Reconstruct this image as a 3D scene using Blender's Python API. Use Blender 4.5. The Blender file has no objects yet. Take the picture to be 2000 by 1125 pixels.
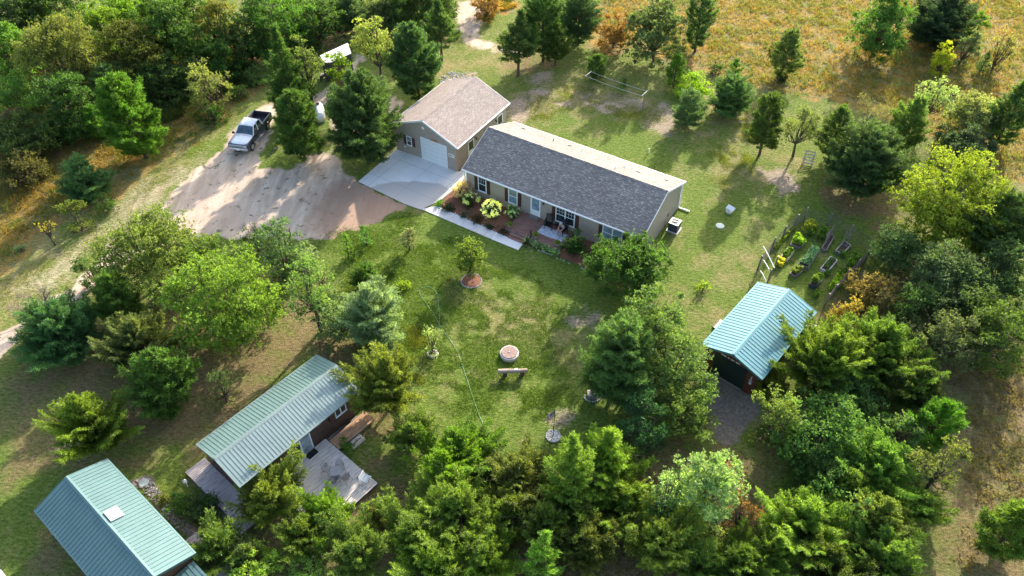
import bpy, math, random
import numpy as np
from mathutils import Matrix, Vector, Euler
R = math.radians
rnd = random.Random(7)
sc = bpy.context.scene
col = sc.collection

# ------------------------------------------------------------------ camera, sky, sun, exposure
S = 1.08
F_PX, PITCH, ROLL, CAM_H = 1510.53, R(45.353), R(-0.182), 40.0 * S
_fw = np.array([0, math.cos(PITCH), -math.sin(PITCH)])
_r0 = np.array([1.0, 0, 0]); _u0 = np.cross(_r0, _fw)
_r = math.cos(ROLL) * _r0 + math.sin(ROLL) * _u0
_u = -math.sin(ROLL) * _r0 + math.cos(ROLL) * _u0
cd = bpy.data.cameras.new('camera'); cam = bpy.data.objects.new('camera', cd); col.objects.link(cam)
cd.sensor_width = 36; cd.lens = 36 * F_PX / 2000; cd.clip_end = 2000
cam.matrix_world = Matrix(((_r[0], _u[0], -_fw[0], 0), (_r[1], _u[1], -_fw[1], 0), (_r[2], _u[2], -_fw[2], CAM_H), (0, 0, 0, 1)))
sc.camera = cam
SUN_AZ = R(61.8)      # direction towards the sun, counter-clockwise from +X
SUN_EL = R(23.0)
w = bpy.data.worlds.new('World'); sc.world = w; w.use_nodes = True
nt = w.node_tree; bg = nt.nodes['Background']
sky = nt.nodes.new('ShaderNodeTexSky'); sky.sky_type = 'NISHITA'; sky.sun_disc = False
sky.sun_elevation = SUN_EL; sky.sun_rotation = math.pi / 2 - SUN_AZ; sky.dust_density = 3.0; sky.air_density = 1.0; sky.ozone_density = 0.6
nt.links.new(sky.outputs[0], bg.inputs[0]); bg.inputs[1].default_value = 0.15
sd = bpy.data.lights.new('sun', 'SUN'); sun = bpy.data.objects.new('sun', sd); col.objects.link(sun)
sd.energy = 3.6; sd.angle = R(0.8); sd.color = (1.0, 0.9, 0.76)
sv = Vector((math.cos(SUN_AZ) * math.cos(SUN_EL), math.sin(SUN_AZ) * math.cos(SUN_EL), math.sin(SUN_EL)))
sun.rotation_euler = sv.to_track_quat('Z', 'Y').to_euler()
sc.view_settings.view_transform = 'Standard'; sc.view_settings.look = 'None'
sc.cycles.use_denoising = True; sc.cycles.denoising_input_passes = 'RGB_ALBEDO_NORMAL'; sc.cycles.denoising_prefilter = 'NONE'
sc.cycles.max_bounces = 14; sc.cycles.diffuse_bounces = 8
sc.view_settings.exposure = 1.66; sc.view_settings.gamma = 1


def ray(px, py):
    return _fw + _r * (px - 1000) / F_PX - _u * (py - 562.5) / F_PX


def G(px, py, z=0.0):
    """world point at height z seen at that pixel of the 2000 px photograph"""
    d = ray(px, py); t = (z - CAM_H) / d[2]
    return Vector((d[0] * t, d[1] * t, z))


def ppm(x, y, z):
    """pixels per metre there"""
    return F_PX / float(np.dot(np.array([x, y, z - CAM_H]), _fw))


# ------------------------------------------------------------------ tagging
def tag(o, label=None, cat=None, group=None, kind=None):
    if label: o['label'] = label
    if cat: o['category'] = cat
    if group: o['group'] = group
    if kind: o['kind'] = kind
    return o


def empty(name, loc, rz=0.0, label=None, cat=None, group=None):
    o = bpy.data.objects.new(name, None); o.empty_display_size = 0.3
    o.location = loc; o.rotation_euler = (0, 0, rz); col.objects.link(o)
    return tag(o, label, cat, group)


# ------------------------------------------------------------------ materials
def nodes_of(name):
    m = bpy.data.materials.new(name); m.use_nodes = True
    n = m.node_tree; b = n.nodes['Principled BSDF']
    return m, n, b


def N(n, t, **kw):
    x = n.nodes.new(t)
    for k, v in kw.items(): setattr(x, k, v)
    return x


def ramp(n, src, stops):
    r = N(n, 'ShaderNodeValToRGB'); e = r.color_ramp.elements
    while len(e) < len(stops): e.new(0.5)
    for i, (p, c) in enumerate(stops):
        e[i].position = p; e[i].color = (*c, 1) if len(c) == 3 else c
    n.links.new(src, r.inputs[0]); return r


def noise(n, scale, detail=4, rough=0.55, vec=None, dist=0.0):
    x = N(n, 'ShaderNodeTexNoise'); x.inputs['Scale'].default_value = scale
    x.inputs['Detail'].default_value = detail; x.inputs['Roughness'].default_value = rough
    x.inputs['Distortion'].default_value = dist
    if vec is not None: n.links.new(vec, x.inputs['Vector'])
    return x


def coord(n, kind='Object', scale=(1, 1, 1), rot=(0, 0, 0)):
    if kind == 'World':
        g = N(n, 'ShaderNodeNewGeometry'); out = g.outputs['Position']
    else:
        out = N(n, 'ShaderNodeTexCoord').outputs[kind]
    mp = N(n, 'ShaderNodeMapping'); mp.inputs['Scale'].default_value = scale; mp.inputs['Rotation'].default_value = rot
    n.links.new(out, mp.inputs[0]); return mp.outputs[0]


def bump(n, b, src, strength=0.4, dist=0.02):
    x = N(n, 'ShaderNodeBump'); x.inputs['Strength'].default_value = strength; x.inputs['Distance'].default_value = dist
    n.links.new(src, x.inputs['Height']); n.links.new(x.outputs[0], b.inputs['Normal'])


def mixc(n, fac, a, b, mode='MIX'):
    x = N(n, 'ShaderNodeMix', data_type='RGBA', blend_type=mode)
    for s, v in ((0, fac), (6, a), (7, b)):
        if hasattr(v, 'is_linked') or hasattr(v, 'links'): n.links.new(v, x.inputs[s])
        elif isinstance(v, (int, float)): x.inputs[s].default_value = v
        else: x.inputs[s].default_value = (*v, 1)
    return x.outputs[2]


def math_(n, op, a, b=0.0, clamp=False):
    x = N(n, 'ShaderNodeMath', operation=op); x.use_clamp = clamp
    for s, v in ((0, a), (1, b)):
        if isinstance(v, (int, float)): x.inputs[s].default_value = v
        else: n.links.new(v, x.inputs[s])
    return x.outputs[0]


def plain(name, c, rough=0.6, metal=0.0, var=0.15, scale=6.0, bmp=0.0, spec=0.5):
    m, n, b = nodes_of(name)
    v = coord(n)
    nz = noise(n, scale, 5, 0.6, v)
    a = tuple(x * (1 - var) for x in c); d = tuple(min(1, x * (1 + var)) for x in c)
    r = ramp(n, nz.outputs[0], [(0.3, a), (0.7, d)])
    n.links.new(r.outputs[0], b.inputs['Base Color'])
    b.inputs['Roughness'].default_value = rough; b.inputs['Metallic'].default_value = metal
    b.inputs['Specular IOR Level'].default_value = spec
    if bmp: bump(n, b, nz.outputs[0], bmp)
    return m


def wood(name, c, dark=0.5, rough=0.75, scale=(0.4, 3.2, 1)):
    m, n, b = nodes_of(name)
    v = coord(n, 'Object', scale); nz = noise(n, 3.0, 6, 0.65, v, 0.4)
    big = noise(n, 1.3, 3, 0.5, coord(n))
    r = ramp(n, nz.outputs[0], [(0.36, tuple(x * dark for x in c)), (0.52, c), (0.66, tuple(min(1, x * 1.3) for x in c))])
    o = mixc(n, math_(n, 'MULTIPLY', big.outputs[0], 0.5), r.outputs[0], tuple(x * 0.7 for x in c))
    n.links.new(o, b.inputs['Base Color']); b.inputs['Roughness'].default_value = rough
    bump(n, b, nz.outputs[0], 0.3, 0.01)
    return m


def siding(name, c, pitch=0.13, vert=False, rough=0.6, var=0.08):
    m, n, b = nodes_of(name)
    v = coord(n)
    sx = N(n, 'ShaderNodeSeparateXYZ'); n.links.new(v, sx.inputs[0])
    if vert: h = math_(n, 'ADD', sx.outputs[0], sx.outputs[1])
    else: h = sx.outputs[2]
    f = math_(n, 'FRACT', math_(n, 'DIVIDE', h, pitch))
    nz = noise(n, 2.5, 4, 0.6, v)
    base = ramp(n, nz.outputs[0], [(0.3, tuple(x * (1 - var) for x in c)), (0.7, tuple(x * (1 + var) for x in c))])
    gr = ramp(n, f, [(0.0, (0.72,) * 3), (0.12, (1, 1, 1)), (1.0, (1, 1, 1))])
    n.links.new(mixc(n, 0.7, base.outputs[0], gr.outputs[0], 'MULTIPLY'), b.inputs['Base Color'])
    b.inputs['Roughness'].default_value = rough
    bump(n, b, f, 0.5, 0.02)
    return m


def shingles(name, c1, c2, c3):
    m, n, b = nodes_of(name)
    v = coord(n, 'Object')
    br = N(n, 'ShaderNodeTexBrick'); n.links.new(v, br.inputs['Vector'])
    br.inputs['Scale'].default_value = 1.0; br.inputs['Brick Width'].default_value = 0.46; br.inputs['Row Height'].default_value = 0.17
    br.inputs['Mortar Size'].default_value = 0.012; br.inputs['Mortar'].default_value = (*[x * 0.55 for x in c1], 1)
    br.inputs['Color1'].default_value = (*c1, 1); br.inputs['Color2'].default_value = (*c2, 1); br.inputs['Bias'].default_value = 0.1
    v2 = coord(n, 'Object', (3.2, 9.0, 1)); n2 = noise(n, 1.0, 2, 0.6, v2)
    o = mixc(n, ramp(n, n2.outputs[0], [(0.55, (0, 0, 0)), (0.70, (1, 1, 1))]).outputs[0], br.outputs[0], c3)
    n3 = noise(n, 0.5, 4, 0.6, v)
    o = mixc(n, ramp(n, n3.outputs[0], [(0.35, (0.0,) * 3), (0.75, (0.45,) * 3)]).outputs[0], o, tuple(x * 0.75 for x in c1))
    n4 = noise(n, 60, 2, 0.6, v)
    o = mixc(n, 0.35, o, ramp(n, n4.outputs[0], [(0.3, (0.5,) * 3), (0.7, (1,) * 3)]).outputs[0], 'MULTIPLY')
    n.links.new(o, b.inputs['Base Color']); b.inputs['Roughness'].default_value = 0.9
    b.inputs['Specular IOR Level'].default_value = 0.25
    bump(n, b, br.outputs['Fac'], -0.5, 0.02)
    return m


def glass(name, c=(0.02, 0.03, 0.035), rough=0.06):
    m, n, b = nodes_of(name)
    nz = noise(n, 2.0, 3, 0.5, coord(n))
    n.links.new(ramp(n, nz.outputs[0], [(0.3, tuple(x * 0.6 for x in c)), (0.7, tuple(x * 1.5 for x in c))]).outputs[0], b.inputs['Base Color'])
    b.inputs['Roughness'].default_value = rough; b.inputs['Specular IOR Level'].default_value = 0.8
    return m


M = {}
M['white'] = plain('white_paint', (0.78, 0.79, 0.80), 0.45, var=0.05)
M['garage_white'] = siding('garage_door_white', (0.74, 0.77, 0.80), 0.45, rough=0.45, var=0.03)
M['siding'] = siding('taupe_siding', (0.37, 0.315, 0.265), 0.11)
M['skirt'] = plain('skirting', (0.24, 0.21, 0.19), 0.7)
M['gable_siding'] = siding('beige_siding', (0.40, 0.36, 0.32), 0.11)
M['shingle'] = shingles('roof_shingles', (0.175, 0.158, 0.148), (0.28, 0.255, 0.238), (0.56, 0.53, 0.50))
M['shingle_tan'] = shingles('roof_shingles_brown', (0.27, 0.228, 0.21), (0.36, 0.31, 0.285), (0.47, 0.42, 0.39))
M['shutter'] = siding('brown_shutter', (0.075, 0.028, 0.022), 0.06, rough=0.5)
M['glass'] = glass('window_glass')
M['blind'] = glass('window_glass_with_blinds', (0.18, 0.26, 0.32), 0.12)
M['curtain'] = glass('window_glass_with_curtain', (0.30, 0.34, 0.36), 0.12)
M['concrete'] = plain('concrete', (0.60, 0.58, 0.57), 0.85, var=0.10, scale=1.5, bmp=0.05)
M['black'] = plain('black_metal', (0.012, 0.012, 0.014), 0.45, 0.2)
M['grey_metal'] = plain('grey_metal', (0.20, 0.21, 0.22), 0.45, 0.5)
M['ac_blue'] = siding('slate_louvre', (0.045, 0.06, 0.085), 0.04, rough=0.5)
M['log'] = siding('stained_log_siding', (0.10, 0.035, 0.018), 0.17, rough=0.55, var=0.25)
M['cabin_wall'] = siding('brown_cabin_siding', (0.085, 0.045, 0.032), 0.2, vert=True, rough=0.6, var=0.2)
M['deck_red'] = wood('stained_deck', (0.27, 0.135, 0.105))
M['deck_grey'] = wood('weathered_deck', (0.60, 0.55, 0.51), 0.6)
M['deck_purple'] = wood('weathered_boardwalk', (0.47, 0.41, 0.40), 0.55)
M['deck_cross'] = wood('weathered_cross_planks', (0.44, 0.39, 0.37), 0.6, scale=(3.2, 0.4, 1))
M['new_wood'] = wood('fresh_lumber', (0.52, 0.30, 0.17), 0.7)
M['grey_wood'] = wood('weathered_wood', (0.22, 0.19, 0.17), 0.55)
M['pale_wood'] = wood('pale_planks', (0.62, 0.52, 0.44), 0.8)
M['log_wood'] = wood('log_bench_wood', (0.36, 0.28, 0.22), 0.5)
M['green_door'] = plain('dark_green_door', (0.008, 0.022, 0.018), 0.5)
M['bark'] = plain('bark', (0.085, 0.06, 0.045), 0.9, var=0.4, scale=9, bmp=0.6)
M['bark_pale'] = plain('pale_bark', (0.22, 0.18, 0.15), 0.9, var=0.3, scale=9, bmp=0.6)
M['stone'] = plain('pale_stone', (0.50, 0.48, 0.46), 0.9, var=0.3, scale=4, bmp=0.3)
M['stone_dark'] = plain('grey_stone', (0.24, 0.23, 0.22), 0.9, var=0.35, scale=4, bmp=0.3)
M['terracotta'] = plain('clay_pot', (0.36, 0.31, 0.26), 0.8)
M['mulch'] = plain('mulch', (0.20, 0.085, 0.05), 0.95, var=0.55, scale=14, bmp=1.0)
M['soil'] = plain('soil', (0.045, 0.032, 0.024), 0.95, var=0.4, scale=16, bmp=1.0)
M['wire'] = plain('fence_wire', (0.10, 0.10, 0.095), 0.5, 0.6)


def roof_metal(name, c):
    m, n, b = nodes_of(name)
    v = coord(n); nz = noise(n, 0.7, 5, 0.6, v); n2 = noise(n, 9, 3, 0.6, coord(n, 'Object', (1, 0.15, 1)))
    r = ramp(n, nz.outputs[0], [(0.3, tuple(x * 0.88 for x in c)), (0.7, tuple(min(1, x * 1.1) for x in c))])
    o = mixc(n, ramp(n, n2.outputs[0], [(0.45, (0,) * 3), (0.75, (0.6,) * 3)]).outputs[0], r.outputs[0], tuple(x * 0.72 + 0.05 for x in c))
    n.links.new(o, b.inputs['Base Color'])
    b.inputs['Roughness'].default_value = 0.45; b.inputs['Metallic'].default_value = 0.4; b.inputs['Specular IOR Level'].default_value = 0.7
    return m


M['teal'] = roof_metal('teal_metal_roof', (0.095, 0.245, 0.28))
M['green_roof'] = roof_metal('sage_metal_roof', (0.185, 0.285, 0.25))
M['silver_roof'] = roof_metal('silver_metal_roof', (0.24, 0.315, 0.30))
M['blue_roof'] = roof_metal('teal_blue_metal_roof', (0.095, 0.185, 0.185))


def leaf_mat():
    m, n, b = nodes_of('foliage')
    oi = N(n, 'ShaderNodeObjectInfo'); at = N(n, 'ShaderNodeAttribute', attribute_name='tint')
    r = ramp(n, at.outputs['Fac'], [(0.0, (0.85, 0.95, 0.80)), (0.45, (1.55, 1.6, 1.25)), (0.8, (2.1, 2.15, 1.5)), (1.0, (2.6, 2.6, 1.95))])
    cc = mixc(n, 1.0, oi.outputs['Color'], r.outputs[0], 'MULTIPLY')
    n.links.new(cc, b.inputs['Base Color']); b.inputs['Roughness'].default_value = 0.55
    b.inputs['Specular IOR Level'].default_value = 0.3
    tr = N(n, 'ShaderNodeBsdfTranslucent'); n.links.new(mixc(n, 1.0, cc, (1.25, 1.25, 0.55), 'MULTIPLY'), tr.inputs[0])
    mx = N(n, 'ShaderNodeMixShader'); mx.inputs[0].default_value = 0.5
    n.links.new(b.outputs[0], mx.inputs[1]); n.links.new(tr.outputs[0], mx.inputs[2])
    n.links.new(mx.outputs[0], n.nodes['Material Output'].inputs[0])
    return m


M['leaf'] = leaf_mat()


# ------------------------------------------------------------------ mesh builder
class MB:
    def __init__(s): s.v = []; s.f = []

    def add(s, vs, fs, mat=None):
        o = len(s.v)
        s.v += [tuple(mat @ Vector(p)) if mat is not None else tuple(p) for p in vs]
        s.f += [tuple(i + o for i in f) for f in fs]; return s

    def box(s, x0, x1, y0, y1, z0, z1, mat=None):
        vs = [(x, y, z) for z in (z0, z1) for y in (y0, y1) for x in (x0, x1)]
        return s.add(vs, [(0, 2, 3, 1), (4, 5, 7, 6), (0, 1, 5, 4), (2, 6, 7, 3), (0, 4, 6, 2), (1, 3, 7, 5)], mat)

    def bar(s, a, b, wd, ht=None, up=(0, 0, 1)):
        ht = ht or wd; a, b = Vector(a), Vector(b); d = (b - a)
        if d.length < 1e-6: return s
        d.normalize(); u = Vector(up)
        if abs(d.dot(u)) > 0.98: u = Vector((1, 0, 0))
        x = d.cross(u).normalized() * wd / 2; y = x.cross(d).normalized() * ht / 2
        vs = [a - x - y, a + x - y, a + x + y, a - x + y, b - x - y, b + x - y, b + x + y, b - x + y]
        return s.add(vs, [(0, 3, 2, 1), (4, 5, 6, 7), (0, 1, 5, 4), (1, 2, 6, 5), (2, 3, 7, 6), (3, 0, 4, 7)])

    def tube(s, pts, rad, n=6, cap=True):
        pts = [Vector(p) for p in pts]
        rad = rad if isinstance(rad, (list, tuple)) else [rad] * len(pts)
        o = len(s.v); k = len(pts)
        for i, p in enumerate(pts):
            d = (pts[min(i + 1, k - 1)] - pts[max(i - 1, 0)])
            d = d.normalized() if d.length > 1e-9 else Vector((0, 0, 1))
            u = Vector((0, 0, 1)) if abs(d.z) < 0.9 else Vector((1, 0, 0))
            x = d.cross(u).normalized(); y = x.cross(d).normalized()
            for j in range(n):
                a = 2 * math.pi * j / n
                s.v.append(tuple(p + (x * math.cos(a) + y * math.sin(a)) * rad[i]))
        for i in range(k - 1):
            for j in range(n):
                s.f.append((o + i * n + j, o + i * n + (j + 1) % n, o + (i + 1) * n + (j + 1) % n, o + (i + 1) * n + j))
        if cap:
            s.f.append(tuple(o + j for j in reversed(range(n)))); s.f.append(tuple(o + (k - 1) * n + j for j in range(n)))
        return s

    def lathe(s, prof, n=24, mat=None):
        vs = []; fs = []
        for (r_, z) in prof:
            for j in range(n):
                a = 2 * math.pi * j / n; vs.append((r_ * math.cos(a), r_ * math.sin(a), z))
        for i in range(len(prof) - 1):
            for j in range(n):
                fs.append((i * n + j, i * n + (j + 1) % n, (i + 1) * n + (j + 1) % n, (i + 1) * n + j))
        fs.append(tuple(reversed(range(n)))); fs.append(tuple((len(prof) - 1) * n + j for j in range(n)))
        return s.add(vs, fs, mat)

    def prism(s, poly, z0, z1, mat=None):
        k = len(poly)
        vs = [(p[0], p[1], z0) for p in poly] + [(p[0], p[1], z1) for p in poly]
        fs = [tuple(reversed(range(k))), tuple(range(k, 2 * k))] + [(i, (i + 1) % k, k + (i + 1) % k, k + i) for i in range(k)]
        return s.add(vs, fs, mat)

    def blob(s, c, rx, ry, rz, seed=0, n=10, m=6, rough=0.15):
        q = random.Random(seed); vs = [(c[0], c[1], c[2] - rz)]
        for i in range(1, m):
            t = math.pi * i / m
            for j in range(n):
                a = 2 * math.pi * j / n; k = 1 + q.uniform(-rough, rough)
                vs.append((c[0] + rx * k * math.sin(t) * math.cos(a), c[1] + ry * k * math.sin(t) * math.sin(a), c[2] - rz * k * math.cos(t)))
        vs.append((c[0], c[1], c[2] + rz)); fs = []
        for j in range(n): fs.append((0, 1 + (j + 1) % n, 1 + j))
        for i in range(m - 2):
            for j in range(n):
                a = 1 + i * n
                fs.append((a + j, a + (j + 1) % n, a + n + (j + 1) % n, a + n + j))
        l = len(vs) - 1; a = 1 + (m - 2) * n
        for j in range(n): fs.append((a + j, a + (j + 1) % n, l))
        return s.add(vs, fs)

    def build(s, name, mat, parent=None, loc=None, rz=0.0, bevel=0.0, smooth=False, matrix=None):
        me = bpy.data.meshes.new(name); me.from_pydata(s.v, [], s.f); me.update()
        o = bpy.data.objects.new(name, me); col.objects.link(o)
        if mat: me.materials.append(M[mat] if isinstance(mat, str) else mat)
        if parent is not None: o.parent = parent
        if loc is not None: o.location = loc
        if rz: o.rotation_euler = (0, 0, rz)
        if matrix is not None: o.matrix_local = matrix
        if smooth:
            for p in me.polygons: p.use_smooth = True
        if bevel:
            md = o.modifiers.new('bevel', 'BEVEL'); md.width = bevel; md.segments = 2; md.limit_method = 'ANGLE'
        return o


def fix_normals(o):
    import bmesh
    bm = bmesh.new(); bm.from_mesh(o.data); bmesh.ops.recalc_face_normals(bm, faces=bm.faces); bm.to_mesh(o.data); bm.free()


# ------------------------------------------------------------------ ground with painted zones (what grows there)
def pip(P, poly):
    x, y = P[:, 0], P[:, 1]; ins = np.zeros(len(P), bool); n = len(poly)
    for i in range(n):
        x0, y0 = poly[i]; x1, y1 = poly[(i + 1) % n]
        c = ((y0 > y) != (y1 > y)) & (x < (x1 - x0) * (y - y0) / (y1 - y0 + 1e-12) + x0)
        ins ^= c
    return ins


def sdist(P, poly):
    """signed distance, positive inside"""
    d = np.full(len(P), 1e9); n = len(poly)
    for i in range(n):
        a = np.array(poly[i], float); b = np.array(poly[(i + 1) % n], float); ab = b - a
        t = np.clip(((P - a) @ ab) / max(ab @ ab, 1e-9), 0, 1)
        d = np.minimum(d, np.linalg.norm(P - (a + t[:, None] * ab), axis=1))
    return np.where(pip(P, poly), d, -d)


def gp(pts): return [tuple(G(*p)[:2]) for p in pts]


def vnoise(P, scale, seed):
    """cheap value noise"""
    q = np.random.RandomState(seed); T = q.rand(64, 64)
    X = P * scale + 17.3; i = np.floor(X).astype(int); f = X - i; f = f * f * (3 - 2 * f)
    a = T[i[:, 0] % 64, i[:, 1] % 64]; b = T[(i[:, 0] + 1) % 64, i[:, 1] % 64]
    c = T[i[:, 0] % 64, (i[:, 1] + 1) % 64]; d = T[(i[:, 0] + 1) % 64, (i[:, 1] + 1) % 64]
    return (a * (1 - f[:, 0]) + b * f[:, 0]) * (1 - f[:, 1]) + (c * (1 - f[:, 0]) + d * f[:, 0]) * f[:, 1]


DIRT = [gp(p) for p in [
    [(540, 195), (515, 205), (455, 262), (400, 318), (345, 372), (300, 408), (318, 440), (372, 466), (470, 462), (600, 467), (655, 461), (700, 449), (748, 428), (790, 401),
     (700, 357), (668, 338), (650, 305), (630, 292), (600, 300), (560, 300), (530, 300), (515, 270), (540, 230)],
    [(310, 405), (230, 465), (150, 545), (60, 618), (-80, 700), (-80, 760), (0, 700), (70, 640), (160, 575), (260, 505), (372, 460)],
]]
DIRT_SOFT = [gp(p) for p in [
    [(596, 205), (640, 160), (700, 110), (690, 140), (655, 190), (625, 215)],
    [(640, 170), (720, 170), (790, 200), (770, 235), (700, 290), (660, 290), (640, 220)],
    [(885, 0), (940, 0), (950, 50), (930, 75), (900, 60)], [(905, 70), (960, 85), (1000, 100), (975, 104), (915, 82)]]]
FIELD = [gp(p) for p in [
    [(-400, 600), (0, 545), (60, 490), (120, 440), (200, 400), (260, 360), (330, 312), (400, 262), (450, 215), (520, 165), (500, 100), (300, 60), (-400, 60)],
    [(1140, -80), (1130, 20), (1160, 110), (1230, 95), (1330, 130), (1370, 140), (1390, 150), (1440, 150), (1480, 180), (1570, 190), (1640, 205), (1720, 232), (1800, 262),
     (1850, 330), (1960, 350), (2300, 500), (2500, -80)],
    [(925, -60), (1000, -60), (1010, 20), (950, 40)]]]
LEFT_DRY = [gp(p) for p in [[(0, 745), (150, 700), (260, 850), (230, 905), (120, 900), (40, 930), (-40, 880)], [(60, 1040), (110, 1000), (160, 1125), (60, 1140)]]]
NEEDLE = [gp(p) for p in [
    [(60, 720), (250, 640), (380, 560), (470, 560), (560, 580), (640, 620), (700, 650), (700, 720), (600, 700), (500, 790), (400, 880), (330, 890), (240, 880), (120, 830)],
    [(700, 780), (770, 800), (790, 860), (770, 930), (800, 1125), (400, 1200), (470, 1000), (700, 980), (740, 940)],
    [(760, 1125), (700, 950), (850, 930), (1100, 940), (1300, 880), (1480, 880), (1600, 1130), (1200, 1300)],
    [(1590, 640), (1640, 560), (1760, 520), (1800, 620), (1720, 720), (1620, 780)],
    [(1010, 75), (1080, 85), (1090, 120), (1040, 140), (1000, 130)],
    [(1640, 360), (1760, 370), (1780, 440), (1680, 440), (1600, 380)],
    [(130, 640), (200, 620), (240, 660), (180, 690)], [(1840, 700), (2060, 650), (2100, 1200), (1830, 1200), (1850, 950)],
    [(-60, 60), (300, 60), (520, 120), (420, 190), (300, 250), (0, 320)],
    [(500, -50), (900, -50), (700, 70), (520, 130)]]]
SAND = [gp(p) for p in [
    [(1040, 148), (1068, 143), (1092, 158), (1070, 168), (1045, 160)], [(1010, 190), (1060, 175), (1110, 185), (1120, 205), (1060, 225), (1015, 240), (990, 225)],
    [(1135, 180), (1190, 178), (1270, 195), (1275, 215), (1190, 222), (1140, 205)], [(1255, 215), (1300, 195), (1330, 225), (1300, 262), (1262, 245)],
    [(1480, 330), (1530, 330), (1560, 370), (1520, 385), (1490, 350)], [(1110, 620), (1150, 615), (1160, 645), (1115, 645)],
    [(1070, 815), (1120, 810), (1125, 840), (1080, 845)],
    [(880, 150), (925, 145), (900, 170), (870, 170)],
    [(140, 830), (190, 820), (210, 850), (170, 880), (130, 870)]]]
GRAV = [gp(p) for p in [
    [(1385, 735), (1470, 775), (1480, 800), (1440, 870), (1400, 880), (1395, 820), (1370, 760)],
    [(250, 940), (290, 930), (330, 975), (380, 1030), (370, 1050), (300, 960)], [(370, 930), (380, 935), (440, 1000), (470, 1010), (430, 1015), (365, 940)]]]
LUSH = [gp(p) for p in [
    [(1470, 540), (1480, 515), (1565, 425), (1700, 485), (1640, 570), (1600, 600)], [(1500, 540), (1570, 445), (1670, 490), (1610, 580)],
    [(560, 470), (780, 402), (845, 420), (1010, 490), (1060, 510), (1150, 560), (1130, 610), (1000, 560), (900, 500), (800, 470), (700, 480)],
    [(790, 590), (840, 600), (830, 760), (780, 720), (760, 640)], [(1320, 420), (1400, 430), (1480, 560), (1400, 600), (1310, 500)],
    [(1150, 245), (1260, 270), (1330, 320), (1380, 340), (1350, 360), (1200, 300)], [(-20, 760), (100, 880), (80, 1130), (-40, 1130)],
    [(1040, 790), (1080, 700), (1130, 640), (1140, 760), (1200, 800)], [(950, 700), (960, 800), (1040, 860), (900, 860), (850, 800)]]]
VERGE = [gp(p) for p in [[(0, 560), (120, 470), (300, 330), (430, 250), (540, 180), (540, 210), (455, 265), (330, 390), (240, 470), (140, 560), (0, 640)]]]
PALE = [gp(p) for p in [
    [(980, 180), (1130, 150), (1300, 200), (1340, 260), (1150, 235), (1020, 250)], [(1330, 600), (1400, 480), (1470, 540), (1380, 600)],
    [(900, 620), (1100, 600), (1130, 700), (950, 760), (880, 700)], [(1380, 270), (1480, 190), (1500, 330), (1420, 400), (1350, 350)],
    [(-50, 560), (150, 420), (450, 190), (540, 180), (300, 420), (0, 660)], [(860, 60), (1000, 120), (940, 150), (860, 130)],
    [(1840, 150), (2300, 300), (2300, 560), (1980, 500), (1960, 330)]]]


def zone(P, polys, feather, seed, amp=0.5):
    m = np.zeros(len(P))
    for poly in polys:
        bb = np.array(poly); lo = bb.min(0) - 10; hi = bb.max(0) + 10
        k = np.where(((P > lo) & (P < hi)).all(1))[0]
        if len(k) == 0: continue
        d = sdist(P[k], poly)
        d = d + (vnoise(P[k], 0.7, seed) - 0.5) * 2 * amp + (vnoise(P[k], 2.1, seed + 1) - 0.5) * amp
        m[k] = np.maximum(m[k], np.clip(0.5 + d / feather, 0, 1))
    return m


def zones(P):
    dirt = np.maximum(zone(P, DIRT, 0.7, 3, 0.5), np.maximum(zone(P, DIRT_SOFT, 1.6, 4, 0.9) * 0.85, zone(P, VERGE, 4.0, 14, 1.2) * 0.46))
    isl = zone(P, [gp([(503, 300), (525, 280), (590, 300), (610, 318), (560, 332), (505, 328)])], 1.2, 23, .5); dirt = dirt * (1 - isl)
    # worn wheel tracks and thin sandy grass along the lane
    field = zone(P, FIELD, 1.4, 5, 1.1); need = np.maximum(zone(P, NEEDLE, 3.0, 6, 1.6) * 1.05, zone(P, LEFT_DRY, 4.0, 26, 2.0) * 0.8)
    sand = zone(P, SAND, 1.8, 7, 0.8) * 0.9; grav = zone(P, GRAV, 0.8, 8, 0.3)
    lush = 0.72 * zone(P, LUSH, 11, 9, 3.5); pale = zone(P, PALE, 7, 10, 2.5)
    return np.stack([dirt, field, need, np.ones(len(P))], 1), np.stack([sand, grav, lush, pale], 1)


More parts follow.
